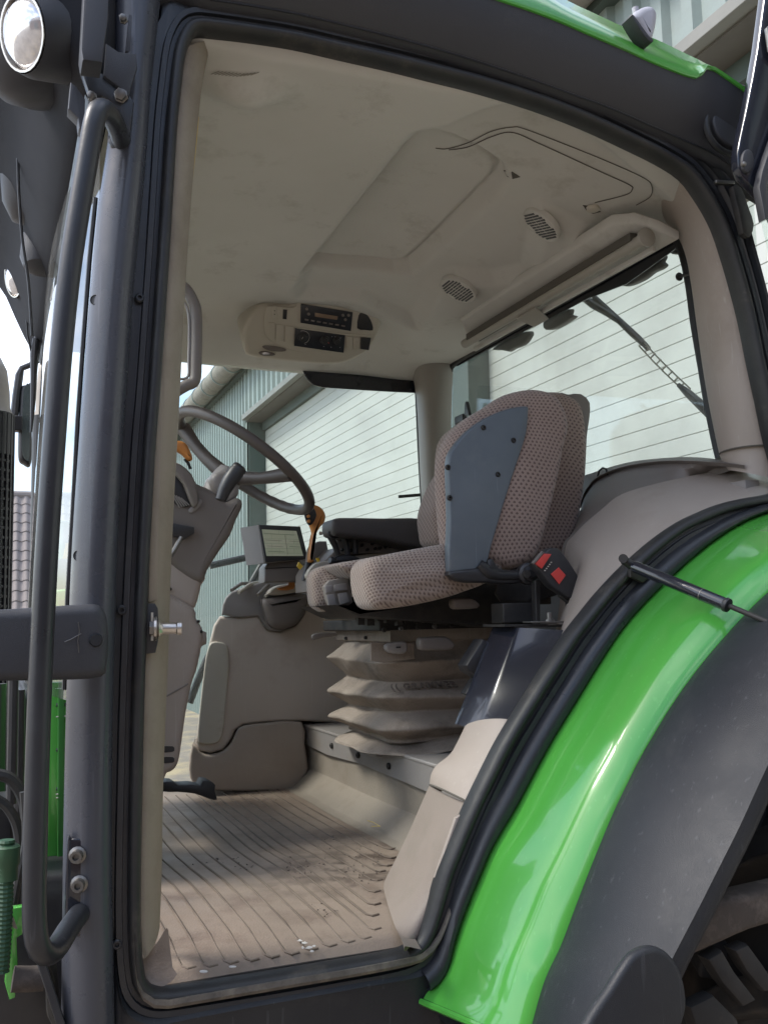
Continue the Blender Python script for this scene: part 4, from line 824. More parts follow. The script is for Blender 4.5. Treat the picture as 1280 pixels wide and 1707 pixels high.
part('wheel_housing_trim', MB().grid(rows), 'beige', smooth=60)
T1 = [(1240,776),(1211,769),(1161,763),(1111,764),(1055,770),(1011,781),(985,790),(971,796),(962,822),(956,860),(950,900),(940,930)]
t1 = resample(cr(Ps(T1, x=1.60), 4), 50); b1s = resample(cr([P(a_, b_, y=y) for (a_, b_), y in zip(B1_[1:11], yb[1:11])], 4), 50)
U1 = [(1240,780),(1211,777),(1161,773),(1099,773),(1036,783),(996,800),(984,812),(974,828),(967,850),(962,875),(953,902),(941,932)]
u1 = resample(cr(Ps(U1, x=1.565), 4), 50)
rows = [[b_+Vector((0, 0.015, 0)), b_, b_.lerp(u_, 0.5)+Vector((-0.012, -0.01, 0.0)), u_] for b_, u_ in zip(b1s, u1)]
part('shelf_skirt', MB().grid(rows), 'taupe', smooth=60)
rows = [[u_+Vector((0, 0, -0.002)), u_+Vector((-0.012, -0.012, 0.004)), t_+Vector((-0.006, -0.006, 0)), t_, t_+Vector((0.03, 0.6, -0.05))] for u_, t_ in zip(u1[:40], t1[:40])]
part('rear_shelf', MB().grid(rows), 'taupe', smooth=60)
part('rear_bulkhead', MB().box((1.59, 2.55, 1.62), (0.04, 1.75, 0.85)), 'greycap')
part('shelf_edge', MB().box((1.52, 2.75, 2.00), (0.16, 1.2, 0.06)), 'taupe', bevel=0.02)
part('cable_loop', MB().tube(Ps([(996,795),(998,785),(1004,780),(1010,782),(1013,792)], x=1.56), 0.003, 6), 'rubber')

# ---------- front post inner trim
Lq = [(309,80),(301,150),(294,220),(288,320),(282,420),(276,510),(270,600),(265,670),(259,740),(251,880),(246,1010),(242,1100),(239,1200),(237,1300),(235,1400),(234,1480),(235,1560),(240,1600)]
Rq = [(352,70),(338,140),(330,210),(322,300),(316,380),(310,470),(306,540),(302,620),(298,700),(293,790),(288,890),(284,990),(281,1090),(277,1190),(273,1290),(271,1390),(270,1460),(267,1540)]
l_ = resample(cr(Ps(Lq, y=1.615), 4), 60); r_ = resample(cr(Ps(Rq, y=1.66), 4), 60); rows = []
for p, q in zip(l_, r_):
    row = [p+Vector((0, 0.0, 0))]
    for k in range(1, 12): t = k/12; row.append(p.lerp(q, t)+Vector((0.003, -0.012, 0))*math.sin(math.pi*t)**0.7)
    rows.append(row+[q, q+Vector((-0.005, 0.03, 0)), q+Vector((-0.05, 0.06, 0))])
fpt = part('front_post_trim', MB().grid(rows), 'beige2', smooth=60)
part('trim_strip', MB().pillow(Ps([(262,620),(268,618),(271,680),(268,800),(264,900),(262,1000),(247,1004),(250,900),(256,760)], y=1.612), (0, -0.004, 0), 0.0015, 2), 'beige2', fpt)
lt = part('latch_plate', MB().pillow(Ps([(244,1006),(258,1006),(263,1014),(264,1040),(263,1070),(259,1088),(243,1090)], y=1.605), (0, -0.006, 0), 0.0015, 2), 'blackp')
for yy in (1028, 1060): part('latch_slot', MB().prism(Ps([(252,yy-7),(256,yy-7),(256,yy+8),(252,yy+8)], y=1.597), (0, -0.001, 0)), 'cream', lt)
pinc = P(256, 1048, y=1.600)
part('striker_pin', MB().lathe(pinc, (1, -0.15, 0.0), [(0.012, 0), (0.019, 0.001), (0.020, 0.005), (0.012, 0.007), (0.015, 0.009), (0.012, 0.012), (0.0095, 0.016), (0.0095, 0.036), (0.0115, 0.038), (0.0115, 0.045), (0.006, 0.045)], 22), 'steel', lt, smooth=40)
part('striker_nut', MB().lathe(pinc+Vector((-0.006, 0, 0)), (1, -0.15, 0), [(0.012, 0), (0.012, 0.007)], 6), 'zinc', lt, smooth=0)
part('painted_sun_sliver', MB().tube(Ps([(331,195),(328,230),(324,270),(321,300),(318,330)], y=1.70), 0.0012, 5), 'yellow', fpt)  # thin yellow tube paints in a sliver of sunlight
# mirror-shaped grab frame behind the post
gf = cr(Ps([(290,470),(310,482),(322,502),(327,520),(328,560),(327,600),(325,634),(312,642),(298,650),(285,660)], y=2.0), 4)
part('grab_frame', MB().tube(gf, 0.0125, 12), 'taupe', smooth=80)
part('grab_frame_inner', MB().tube(cr(Ps([(292,492),(308,505),(315,525),(316,560),(315,600),(314,627),(300,632),(290,628)], y=2.0), 4), 0.003, 8), 'greycap')

# ---------- floor: mat with ribs, curled edges, step, seat platform
ribm = mat('dark mat rib', (0.10, 0.075, 0.057), 0.75, var=0.8, vcol=(0.19, 0.15, 0.115), vscale=9, bump=0.4, bscale=300)  # ribs drawn in a darker tone than the mat
def zm(y): return ZF-0.015*math.exp(-((y-1.60)/0.09)**2)
rows = []
for i in range(46):
    x = 0.195+0.765*i/45; row = []
    for j in range(60):
        y = 1.605+1.835*j/59
        row.append(Vector((x, y, zm(y)+0.0015*math.sin(x*17)*math.sin(y*11)-(0.06 if j == 0 else 0))))
    rows.append(row)
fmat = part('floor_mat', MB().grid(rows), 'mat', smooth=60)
part('cab_floor', MB().box((0.82, 2.55, ZF-0.065), (1.24, 1.85, 0.08)), 'mech')
ends = [(0.30, 1.645), (0.335, 1.64), (0.37, 1.64), (0.405, 1.638), (0.44, 1.638), (0.475, 1.638), (0.51, 1.642), (0.545, 1.645), (0.58, 1.648), (0.612, 1.652), (0.642, 1.68), (0.662, 1.74), (0.69, 1.80), (0.722, 1.88), (0.757, 1.955), (0.79, 2.02), (0.823, 2.06), (0.858, 2.12), (0.89, 2.2)]
for k, (x, y0) in enumerate(ends):
    far = 3.18 if x < 0.93 else 3.1
    pth = [Vector((x+0.022, y0+0.002, zm(y0)+0.001)), Vector((x+0.008, y0-0.002, zm(y0)+0.001)), Vector((x, y0+0.012, zm(y0+0.01)+0.001))]
    for q in range(1, 14):
        y = y0+0.012+(far-y0)*q/13; bend = 0.028*sm((y-2.05)/0.35)*(1-k/26)*(-1)
        pth.append(Vector((x+bend, y, zm(y)+0.001)))
    part('mat_rib', MB().tube(pth, 0.0021, 5), ribm, fmat)
for x, ya, yb_ in ((0.27, 1.66, 3.2), (0.24, 1.72, 3.2), (0.21, 2.3, 3.2)):
    part('mat_rib', MB().tube([Vector((x, ya, ZF+0.002)), Vector((x, (ya+yb_)/2, ZF+0.002)), Vector((x-0.02, yb_, ZF+0.002))], 0.0021, 5), ribm, fmat)
# curled flap at the foot of the post
fl = [Ps([(236,1600),(246,1590),(262,1572),(277,1548),(281,1552)], y=1.63), Ps([(238,1620),(248,1608),(262,1592),(278,1580),(284,1580)], y=1.628), Ps([(243,1636),(250,1632),(262,1628),(278,1618),(288,1612)], y=1.62), Ps([(250,1646),(262,1646),(275,1643),(288,1634),(296,1624)], y=1.61)]
part('mat_flap', MB().grid([cr(q, 3) for q in fl]), 'mat', fmat, smooth=60)
# step and riser
prof = [(0.905, 1.201), (0.93, 1.204), (0.937, 1.207), (0.990, 1.250), (0.999, 1.256), (1.001, 1.264), (1.002, 1.40)]
rows = [[Vector((x+0.003*math.sin(y*9), y, z)) for x, z in prof] for y in [1.75+1.55*q/30 for q in range(31)]]
part('floor_riser', MB().grid(rows), mat('grimy pale rubber riser', (0.25, 0.215, 0.175), 0.65, var=0.7, vcol=(0.20, 0.175, 0.14), vscale=7, dirt=(0.16, 0.125, 0.09), dscale=8, dlo=0.5, dhi=0.72, damt=0.6, bump=0.4, bscale=200), smooth=18)
fp = Ps([(502,1205),(560,1225),(637,1251),(725,1281),(800,1305),(800,1350),(730,1326),(705,1317),(680,1306),(640,1290),(600,1273),(570,1265),(545,1258),(520,1246),(505,1238)], x=0.992)
sp_ = part('seat_platform', MB().prism(fp, (0.006, 0, 0)), 'plate', smooth=30)
zt = P(640, 1252, x=0.992).z
part('platform_top', MB().pillow([Vector((0.990, 1.75, zt-0.004)), Vector((1.55, 1.75, zt-0.004)), Vector((1.55, 3.33, zt-0.004)), Vector((0.990, 3.33, zt-0.004))], (0, 0, 0.012), 0.005, 3), 'plate', sp_, smooth=60)
for s_ in ((507,1225),(553,1243),(597,1259),(648,1277)): screw(*s_, x=0.990, r=0.009, out=(-1, 0, 0), parent=sp_)
part('platform_clip', MB().bar(P(596, 1243, x=0.97), P(633, 1256, x=0.97), 0.02, 0.022), 'plate', sp_, bevel=0.003)

# ---------- bellows: stacked rubber folds
bx0, bx1, by0, by1 = 0.93, 1.40, 2.29, 2.80
def zat(px, py): return P(px, py, x=0.95).z
def ringp(ins, z, ch=0.075, dz=0.0):
    x0, x1, y0, y1 = bx0+ins, bx1-ins, by0+ins, by1-ins; c = max(0.02, ch*(1-ins*3)); out = []
    def seg(p, q, n): return [(p[0]+(q[0]-p[0])*k/n, p[1]+(q[1]-p[1])*k/n) for k in range(n)]
    def arc(cx, cy, a0, a1, n=7): return [(cx+c*math.cos(R(a0+(a1-a0)*k/n)), cy+c*math.sin(R(a0+(a1-a0)*k/n))) for k in range(n)]
    pts = seg((x1, y0), (x0+c, y0), 14)+arc(x0+c, y0+c, 270, 180)+seg((x0, y0+c), (x0, y1-c), 10)+arc(x0+c, y1-c, 180, 90)+seg((x0+c, y1), (x1, y1), 6)+[(x1, y1)]
    return [Vector((a_+0.0035*math.sin(31*b_+z*70), b_+0.002*math.sin(17*a_+z*80), z+0.003*math.sin(9*a_+7*b_+z*30)+0.001*math.sin(60*a_+41*b_))) for a_, b_ in pts]
zs = [1.655, 1.622, 1.575, 1.530, 1.487, 1.445]
seq = [(0.055, 1.700), (0.05, 1.685), (0.012, 1.650), (0.0, 1.642), (0.003, 1.634), (0.030, 1.607), (0.052, 1.590), (0.050, 1.583), (0.012, 1.558), (0.0, 1.549), (0.003, 1.540), (0.035, 1.520), (0.055, 1.508), (0.052, 1.500), (0.012, 1.480), (0.0, 1.471), (0.003, 1.462), (0.04, 1.447), (0.058, 1.438), (0.055, 1.430)]
seq = [(a_*0.8, z) for a_, z in seq]
sq = [(a_, z) for v_ in cr([(a_, z, 0) for a_, z in seq], 3) for a_, z in [(v_.x, v_.y)]]
bel = MB().grid([ringp(a_, z) for a_, z in sq], cu=True)
bello = part('suspension_bellows', bel, 'bellow', smooth=80)
def flange_ring(ins, z): 
    return [p+Vector((0, 0, -0.012*sm((p.x-0.93)/0.1)*0+0.014*sm((p.x-1.02)/0.15))) for p in ringp(ins, z, ch=0.16)]
part('bellows_flange', MB().grid([flange_ring(a_, z) for a_, z in ((0.06, 1.436), (0.02, 1.418), (-0.004, 1.408), (-0.006, 1.402), (0.02, 1.398))], cu=True), 'bellow', bello, smooth=40)
# lettering moulded into the second fold
cu = bpy.data.curves.new('lettering', 'FONT'); cu.body = '(( GRAMMER'; cu.size = 0.028; cu.extrude = 0.0015; cu.space_character = 1.25; cu.offset = 0.0006
tmp = bpy.data.objects.new('tmp', cu); C.objects.link(tmp); dg = bpy.context.evaluated_depsgraph_get()
me = bpy.data.meshes.new_from_object(tmp.evaluated_get(dg)); bpy.data.objects.remove(tmp)
lo_ = bpy.data.objects.new('lettering', me); C.objects.link(lo_); me.materials.clear(); me.materials.append(M['embos']); lo_.parent = bello
xx = Vector((1, 0, 0)); yy = Vector((0, 0.77, 0.63)).normalized(); zz = xx.cross(yy)
p0 = Vector((P(649, 1143, y=by0+0.025).x, by0+0.0095+0.007, 1.558+0.0065))+zz*0.0075
mw = Matrix((xx, yy, zz)).transposed().to_4x4(); mw.translation = p0-BASE[tr.name]; lo_.matrix_local = mw; BASE['lettering'] = Vector((0, 0, 0))

# ---------- suspension head, rails and levers under the cushion
part('bellows_collar', MB().pillow([Vector((bx0+0.03, by0+0.03, 1.69)), Vector((bx1-0.03, by0+0.03, 1.69)), Vector((bx1-0.03, by1-0.05, 1.69)), Vector((bx0+0.03, by1-0.05, 1.69))], (0, 0, 0.035), 0.006, 2), 'bellow', bello)
for s_ in ((577,1064),(610,1063)): screw(*s_, x=bx0+0.028, r=0.005, out=(-1, 0, 0), parent=bello)
hdk = part('suspension_head', MB().box((1.16, 2.55, 1.735), (0.46, 0.46, 0.03)), 'mech', bevel=0.004)
for y_, z_, x0, x1 in ((2.24, 1.765, 0.90, 1.35), (2.60, 1.765, 0.88, 1.35)):
    part('slide_rail', MB().box(((x0+x1)/2, y_, z_), (x1-x0, 0.035, 0.022)), 'railm', hdk, bevel=0.003)
part('slide_rail', MB().box((1.12, 2.2, 1.795), (0.50, 0.02, 0.03)), 'railm', hdk, bevel=0.003)
part('cross_tube', MB().tube([(0.86, 2.42, 1.80), (1.3, 2.34, 1.80)], 0.012, 10), 'mech', hdk)
part('tilt_bar', MB().tube(Ps([(590,1016),(680,1012),(760,1008),(850,1012)], y=2.18), 0.009, 8), 'mech', hdk)
rk = MB()
for k in range(16):
    c_ = P(600+16*k, 1035+3*math.sin(k*2.1), y=2.26+0.02*math.sin(k)); rk.box(c_, (0.018+0.008*math.sin(k*3), 0.02, 0.014+0.006*math.cos(k*5)))
part('slide_fittings', rk, 'mech', hdk, smooth=0)
for k in range(7):
    screw(0, 0, pt=P(640+28*k, 1050-2*k, y=2.23), r=0.006, parent=hdk, mt='zinc' if k % 2 else 'mech', name='rail_bolt')
part('weight_lever', MB().pillow(cr(Ps([(521,1062),(524,1057),(540,1054),(560,1055),(562,1060),(540,1063),(524,1067)], y=2.5), 2, True), (0, 0.015, 0), 0.004, 2), 'taupe', smooth=60)
cl_ = part('level_clip', MB().pillow(cr(Ps([(638,1076),(646,1071),(668,1069),(674,1073),(674,1086),(664,1090),(645,1088),(639,1083)], y=2.262), 2, True), (0, -0.02, 0), 0.006, 3), 'greycap', smooth=60)
part('clip_slot', MB().box(P(664, 1079, y=2.24), (0.012, 0.003, 0.004)), 'blackp', cl_)
part('side_plate', MB().pillow(Ps([(618,1070),(690,1072),(692,1098),(640,1105),(618,1102)], y=2.275), (0, 0.004, 0), 0.002, 1), 'bellow', hdk)
part('height_handle', MB().pillow(cr(Ps([(692,1066),(700,1062),(735,1061),(748,1070),(750,1078),(740,1083),(700,1084),(692,1078)], y=2.2), 2, True), (0, -0.03, 0), 0.008, 3), 'taupe', smooth=60)
part('slide_handle', MB().pillow(cr(Ps([(746,1002),(752,998),(776,998),(790,1006),(788,1014),(760,1016),(748,1014)], y=2.1), 2, True), (0, -0.03, 0), 0.008, 3), 'taupe', smooth=60)

# ---------- operator seat
seat_pan = part('seat_frame', MB().pillow(Ps([(560,1008),(600,1018),(700,1003),(770,985),(800,955),(860,945),(930,940),(935,990),(880,1010),(830,1045),(700,1035),(600,1028)], y=2.16), (0, 0.30, 0), 0.008, 2), 'mech')
cushB = part('seat_cushion', MB().pillow(cr(Ps([(520,950),(548,942),(600,934),(680,920),(760,905),(830,900),(830,950),(700,985),(620,985),(565,972),(540,966)], y=2.41), 3, True), (0, -0.22, 0), 0.02, 4, dome=0.012), 'cloth2', smooth=70)
part('cushion_lip', MB().pillow(cr(Ps([(508,977),(509,961),(518,950),(535,944),(570,938),(580,945),(576,960),(552,965),(538,975),(535,990),(541,1011),(532,1020),(521,1017),(511,1006)], y=2.38), 3, True), (0, -0.075, 0), 0.018, 4, dome=0.012), 'cloth2', cushB, smooth=70)
part('cushion_bolster', MB().pillow(cr(Ps([(577,965),(579,948),(592,935),(620,929),(660,921),(700,914),(738,908),(770,915),(800,930),(800,955),(775,975),(745,987),(709,999),(660,1010),(620,1016),(600,1017),(588,1010),(580,990)], y=2.14), 3, True), (0, -0.14, 0), 0.035, 6, dome=0.012), 'cloth2', cushB, smooth=70)
jg = part('cushion_slide', MB().pillow(Ps([(536,978),(545,968),(576,962),(584,1004),(575,1012),(546,1012),(540,1000)], y=2.29), (0, -0.02, 0), 0.004, 2), 'plate', cushB)
for q in ([(541,977),(552,975),(552,987),(542,988)], [(556,975),(577,972),(578,984),(556,986)], [(543,992),(556,990),(560,1008),(547,1010)], [(562,990),(577,987),(582,1004),(566,1008)]):
    part('slide_panel', MB().pillow(Ps(q, y=2.262), (0, -0.006, 0), 0.002, 2), 'greycap', jg)
# backrest, seen edge-on from its near side
bk_ = [(905,655),(925,655),(938,659),(954,668),(965,687),(971,730),(970,786),(962,850),(950,902),(935,925),(905,938),(870,940),(845,930),(815,890),(806,850),(812,800),(832,750),(838,710),(850,675),(872,660)]
backr = part('backrest', MB().pillow([q+Vector((0, -0.045, 0)) for q in cr(Ps(bk_, y=2.195), 3, True)], (0, 0.34, 0), 0.045, 6, dome=0.012), 'cloth', smooth=70)
part('backrest_wing', MB().pillow(cr(Ps([(770,702),(745,717),(728,732),(720,752),(717,790),(722,815),(760,822),(800,770),(800,715)], y=2.47), 3, True), (0, -0.16, 0), 0.035, 5, dome=0.012), 'cloth', backr, smooth=70)
part('backrest_wing', MB().pillow(cr(Ps([(735,775),(716,796),(700,826),(689,862),(691,893),(699,914),(740,922),(780,905),(800,850),(780,780)], y=2.49), 3, True), (0, -0.16, 0), 0.035, 5, dome=0.012), 'cloth', backr, smooth=70)
part('backrest_shell', MB().pillow(cr(Ps([(930,662),(948,657),(969,656),(984,671),(983,700),(979,728),(976,790),(968,830),(950,850),(940,760)], y=2.17), 2, True), (0.012, 0.2, 0), 0.006, 2), 'taupe', backr, smooth=50)
# folded-up armrest with its blue-grey underside plate
ar = [(770,702),(800,683),(835,661),(877,652),(911,659),(930,682),(938,715),(930,750),(925,780),(915,825),(904,868),(895,900),(883,930),(866,942),(840,950),(818,945),(790,940),(760,950),(743,950),(737,910),(732,868),(728,806),(731,761),(745,728)]
armr = part('armrest', MB().pillow([q+Vector((0, 0.04, 0)) for q in cr(Ps(ar, y=2.03), 3, True)], (0, -0.085, 0), 0.035, 6, dome=0.012), 'cloth', smooth=70)
part('piping', MB().tube(cr(Ps(ar[3:19], y=2.035), 4), 0.003, 6), 'taupe', armr)
pl_ = [(872,686),(869,723),(858,760),(844,802),(826,860),(811,910),(799,948),(770,952),(741,954),(742,868),(740,800),(740,772),(746,752),(770,723),(803,699),(838,685),(860,681),(869,681)]
apl = part('armrest_plate', MB().pillow(cr(Ps(pl_, y=1.992), 2, True), (0, -0.026, 0), 0.005, 3), 'bluegrey', armr, smooth=50)
for s_ in ((805,713),(855,734),(746,779),(829,791),(749,830)): screw(*s_, y=1.967, r=0.0065, parent=apl)
part('armrest_bracket', MB().pillow(cr(Ps([(741,953),(799,947),(803,935),(812,933),(822,948),(845,952),(862,950),(864,968),(840,975),(800,972),(770,972),(748,966)], y=1.99), 2, True), (0, -0.03, 0), 0.006, 2), 'blackp', smooth=50)
part('pivot_boot', MB().tube(Ps([(798,940),(806,948),(815,956),(830,960),(850,960),(868,960)], y=1.965), [0.012, 0.015, 0.015, 0.012, 0.012, 0.012], 12), 'blackp')
pv = part('armrest_pivot', MB().lathe(P(876, 957, y=1.97), (-0.1, -1, 0), [(0.026, 0), (0.026, 0.02), (0.02, 0.024), (0.018, 0.03), (0.01, 0.032), (0.01, 0.038)], 20), 'blackp')
part('pivot_nut', MB().lathe(P(876, 957, y=1.94), (-0.1, -1, 0), [(0.010, 0), (0.010, 0.008)], 6), 'zinc', pv, smooth=0)

# ---------- belt buckle and its anchor frame
bkl = part('belt_buckle', MB().pillow(cr(Ps([(880,941),(902,917),(912,915),(922,918),(936,936),(948,955),(956,970),(957,984),(950,992),(937,998),(922,988),(906,977),(892,958)], y=1.895), 2, True), (0, -0.03, 0), 0.005, 3), 'blackp', smooth=50)
part('release_button', MB().pillow(Ps([(890,940),(905,923),(917,924),(901,948)], y=1.862), (0, -0.006, 0), 0.0015, 2), 'red', bkl)
part('button_bar', MB().pillow(Ps([(884,939),(901,919),(905,921),(888,941)], y=1.862), (0, -0.006, 0), 0.001, 1), 'taupe', bkl)
part('red_label', MB().pillow(Ps([(917,957),(930,946),(942,959),(931,974)], y=1.864), (0, -0.003, 0), 0.001, 1), 'red', bkl)
for k in range(5):
    t = k/5; part('label_text', MB().box(P(908+13*t, 951-17*t, y=1.861), (0.0035, 0.001, 0.0025)), 'cream', bkl, smooth=0)
ma = part('seat_anchor', MB().box((P(858, 1022, y=1.98)), (0.095, 0.06, 0.046)), 'mech', bevel=0.003)
part('anchor_upright', MB().pillow(Ps([(884,968),(893,965),(893,1040),(886,1040)], y=1.95), (0, -0.02, 0), 0.002, 1), 'mech', ma)
part('anchor_web', MB().pillow(Ps([(826,990),(832,960),(880,962),(890,990),(880,1003),(835,1003)], y=2.05), (0, 0.01, 0), 0.002, 1), 'mech', ma)
ra = part('belt_anchor', MB().pillow(Ps([(940,996),(955,985),(980,985),(983,1020),(974,1034),(942,1040)], y=1.91), (0, -0.04, 0), 0.004, 2), 'mech')
part('anchor_bolt', MB().lathe(P(966, 1008, y=1.868), (-0.2, -1, 0), [(0.018, 0), (0.018, 0.003), (0.011, 0.004), (0.011, 0.012), (0.006, 0.013)], 6), 'zinc', ra, smooth=0)
part('buckle_stalk', MB().bar(P(935, 985, y=1.885), P(962, 1006, y=1.885), 0.012, 0.03), 'mech', bevel=0.003)
part('ledge_plate', MB().bar(P(822, 1043, y=1.90), P(948, 1043, y=1.90), 0.10, 0.006), 'mech', bevel=0.001)
part('washer_plate', MB().bar(P(878, 1037, y=1.86), P(936, 1037, y=1.86), 0.04, 0.004), 'zinc', bevel=0.001)
part('stud', MB().lathe(P(916, 1042, y=1.86), (0, 0, 1), [(0.015, 0), (0.015, 0.004), (0.011, 0.005), (0.011, 0.013), (0.006, 0.014), (0.006, 0.028)], 10), 'zinc', smooth=30)

# ---------- glossy black cover plate beside the seat
TL, CT, TR = P(829, 1043, y=1.92), P(861, 1046, y=1.85), P(948, 1051, y=1.77)
BL, CB, BR = P(765, 1208, y=1.86), P(795, 1219, y=1.81), P(831, 1238, y=1.72)
rows = []
for k in range(9):
    t = k/8; a_, b_, c_ = TL.lerp(BL, t), CT.lerp(CB, t), TR.lerp(BR, t)
    rows.append([a_+Vector((0.0, 0.02, 0)), a_, a_.lerp(b_, 0.85), b_.lerp(a_, 0.04)+Vector((0, -0.002, 0)), b_.lerp(c_, 0.03)+Vector((0, -0.003, 0)), b_.lerp(c_, 0.12), c_.lerp(b_, 0.05), c_, c_+Vector((0.01, 0.02, 0))])
part('cover_plate', MB().grid(rows), 'gloss', smooth=60)
part('strap_guide', MB().pillow(Ps([(761,1108),(770,1093),(788,1065),(819,1075),(812,1100),(800,1128),(785,1131),(765,1118)], y=1.98), (0, -0.05, 0), 0.005, 2), 'blackp', smooth=40)
part('strap_guide', MB().pillow(Ps([(783,1128),(800,1132),(794,1160),(783,1163),(766,1155)], y=1.98), (0, -0.03, 0), 0.004, 2), 'blackp', smooth=40)

# ---------- beige door-side trims
lt_ = resample(cr([P(775, 1210, y=1.84), P(763, 1235, y=1.85), P(750, 1257, y=1.86), P(727, 1276, y=1.86), P(718, 1292, y=1.86), P(716, 1308, y=1.86)], 4), 24)
rt_ = resample(cr([P(850, 1200, y=1.66), P(835, 1232, y=1.65), P(820, 1262, y=1.64), P(805, 1290, y=1.635), P(793, 1315, y=1.63), P(781, 1338, y=1.63)], 4), 24)
rows = [[p+Vector((0.02, 0.02, 0))]+[p.lerp(q, k/12)+Vector((-0.018, -0.022, 0.01))*math.sin(math.pi*k/12)**0.7 for k in range(13)]+[q+Vector((0.02, 0, 0))] for p, q in zip(lt_, rt_)]
ut = part('upper_step_trim', MB().grid(rows), 'beige', smooth=60)
part('trim_seam', MB().tube(rows[-1][1:-1], 0.0022, 6), seamM, ut)
lt_ = resample(cr([P(716, 1308, y=1.86), P(702, 1340, y=1.86), P(680, 1390, y=1.865), P(658, 1435, y=1.87), P(640, 1472, z=1.215), P(642, 1492, z=1.205), P(650, 1520, z=1.203), P(660, 1548, z=1.203), P(675, 1577, z=1.203)], 4), 40)
rt_ = resample(cr([P(781, 1338, y=1.63), P(768, 1368, y=1.63), P(750, 1408, y=1.63), P(733, 1452, y=1.625), P(716, 1500, y=1.62), P(704, 1540, y=1.615), P(698, 1560, y=1.61), P(690, 1574, y=1.61), P(680, 1582, y=1.605)], 4), 40)
rows = [[p+Vector((0.03, 0.0, -0.01))]+[p.lerp(q, k/12)+Vector((-0.010, -0.014, 0.0))*math.sin(math.pi*k/12)**0.8 for k in range(13)]+[q+Vector((0.02, 0, 0))] for p, q in zip(lt_, rt_)]
part('lower_step_trim', MB().grid(rows), mat('scuffed beige step trim', (0.235, 0.192, 0.162), 0.55, var=0.5, vcol=(0.23, 0.19, 0.155), vscale=6, dirt=(0.14, 0.125, 0.09), dscale=5, dlo=0.52, dhi=0.75, damt=0.5, bump=0.4, bscale=400), smooth=60)
part('trim_edge_flap', MB().pillow(Ps([(756,1362),(765,1357),(763,1372),(728,1450),(722,1462),(730,1436)], y=1.625), (0, -0.01, 0), 0.002, 2), 'beige')

M['conb_lit'] = mat('console beige with painted window light', (0.56, 0.49, 0.425), 0.5, var=0.4, vcol=(0.48, 0.415, 0.355), vscale=3, dirt=(0.30, 0.19, 0.14), dscale=5, dlo=0.55, dhi=0.8, damt=0.5, bump=0.4, bscale=900, scratch=0.06)  # same cab beige, lightened in the base colour to stand for window light
# ---------- right hand console: body, pocket door, base, dark cap
cb = [(366,1027),(395,1029),(430,1026),(437,1036),(444,1050),(467,1053),(492,1043),(506,1022),(512,985),(700,960),(700,1215),(500,1202),(440,1204),(405,1208),(392,1217),(383,1236),(372,1250),(350,1256),(332,1252),(325,1238),(334,1179),(342,1116),(348,1075),(356,1042)]
cons = part('side_console', MB().pillow(Ps(cb, y=3.15), (0.09, 0.26, 0), 0.012, 4), 'conb_lit', smooth=60)
part('console_pocket_door', MB().pillow(cr(Ps([(353,1071),(372,1071),(380,1078),(382,1092),(382,1120),(376,1180),(373,1217),(367,1234),(354,1240),(338,1239),(330,1230),(334,1179),(341,1116),(345,1090)], y=3.149), 3, True), (-0.004, -0.012, 0), 0.006, 3), mat('pocket door with painted window light', (0.56, 0.53, 0.46), 0.5, var=0.4, vcol=(0.38, 0.34, 0.27), vscale=5, dirt=(0.25, 0.2, 0.14), dscale=9, dlo=0.55, dhi=0.8, damt=0.5, bump=0.3, bscale=800), cons, smooth=60)  # paler, greener base colour paints in light from the front window
part('console_base', MB().pillow(cr(Ps([(320,1243),(334,1255),(352,1259),(371,1253),(386,1238),(395,1218),(408,1210),(440,1206),(503,1204),(508,1240),(514,1282),(505,1296),(492,1316),(440,1319),(380,1319),(345,1316),(322,1306),(315,1283)], y=3.135), 2, True), (0.05, 0.2, 0), 0.010, 3), mat('scuffed taupe kick base', (0.42, 0.355, 0.30), 0.6, var=0.6, vcol=(0.30, 0.245, 0.195), vscale=5, dirt=(0.34, 0.29, 0.23), dscale=7, dlo=0.55, dhi=0.75, damt=0.4, bump=0.4, bscale=300), smooth=60)
cap = [(369,1025),(371,1008),(376,996),(386,986),(410,978),(440,968),(480,968),(512,982),(512,1008),(506,1024),(492,1043),(467,1053),(446,1051),(437,1038),(430,1027),(400,1030)]
cp = part('console_cap', MB().pillow(Ps(cap, y=3.14), (0.07, 0.2, 0), 0.008, 3), 'greycap', smooth=60)
part('cap_bulge', MB().pillow(cr(Ps([(432,1000),(446,996),(500,988),(508,992),(507,1012),(500,1030),(488,1043),(467,1050),(450,1047),(440,1034)], y=3.13), 3, True), (0, -0.05, 0), 0.03, 5), 'taupe', cp, smooth=70)
for k, (a_, b_) in enumerate((((386,984),(418,972)), ((398,988),(436,970)), ((430,992),(462,969)), ((442,994),(490,972)))):
    part('cap_ridge', MB().tube([P(a_[0], a_[1], y=3.10), P((a_[0]+b_[0])/2, (a_[1]+b_[1])/2-5, y=3.14), P(b_[0], b_[1], y=3.2)], 0.006, 8), 'cream' if k % 2 else 'taupe', cp)
part('quadrant_plate', MB().pillow(cr(Ps([(448,990),(456,980),(475,974),(505,974),(508,984),(490,988),(465,992)], y=3.08), 3, True), (0, 0.05, 0), 0.008, 3), 'cream', cp, smooth=60)
part('hand_throttle', MB().pillow(cr(Ps([(465,980),(481,975),(482,966),(488,964),(492,970),(490,982),(470,984)], y=3.06), 2, True), (0, 0.02, 0), 0.004, 2), 'orange', smooth=60)

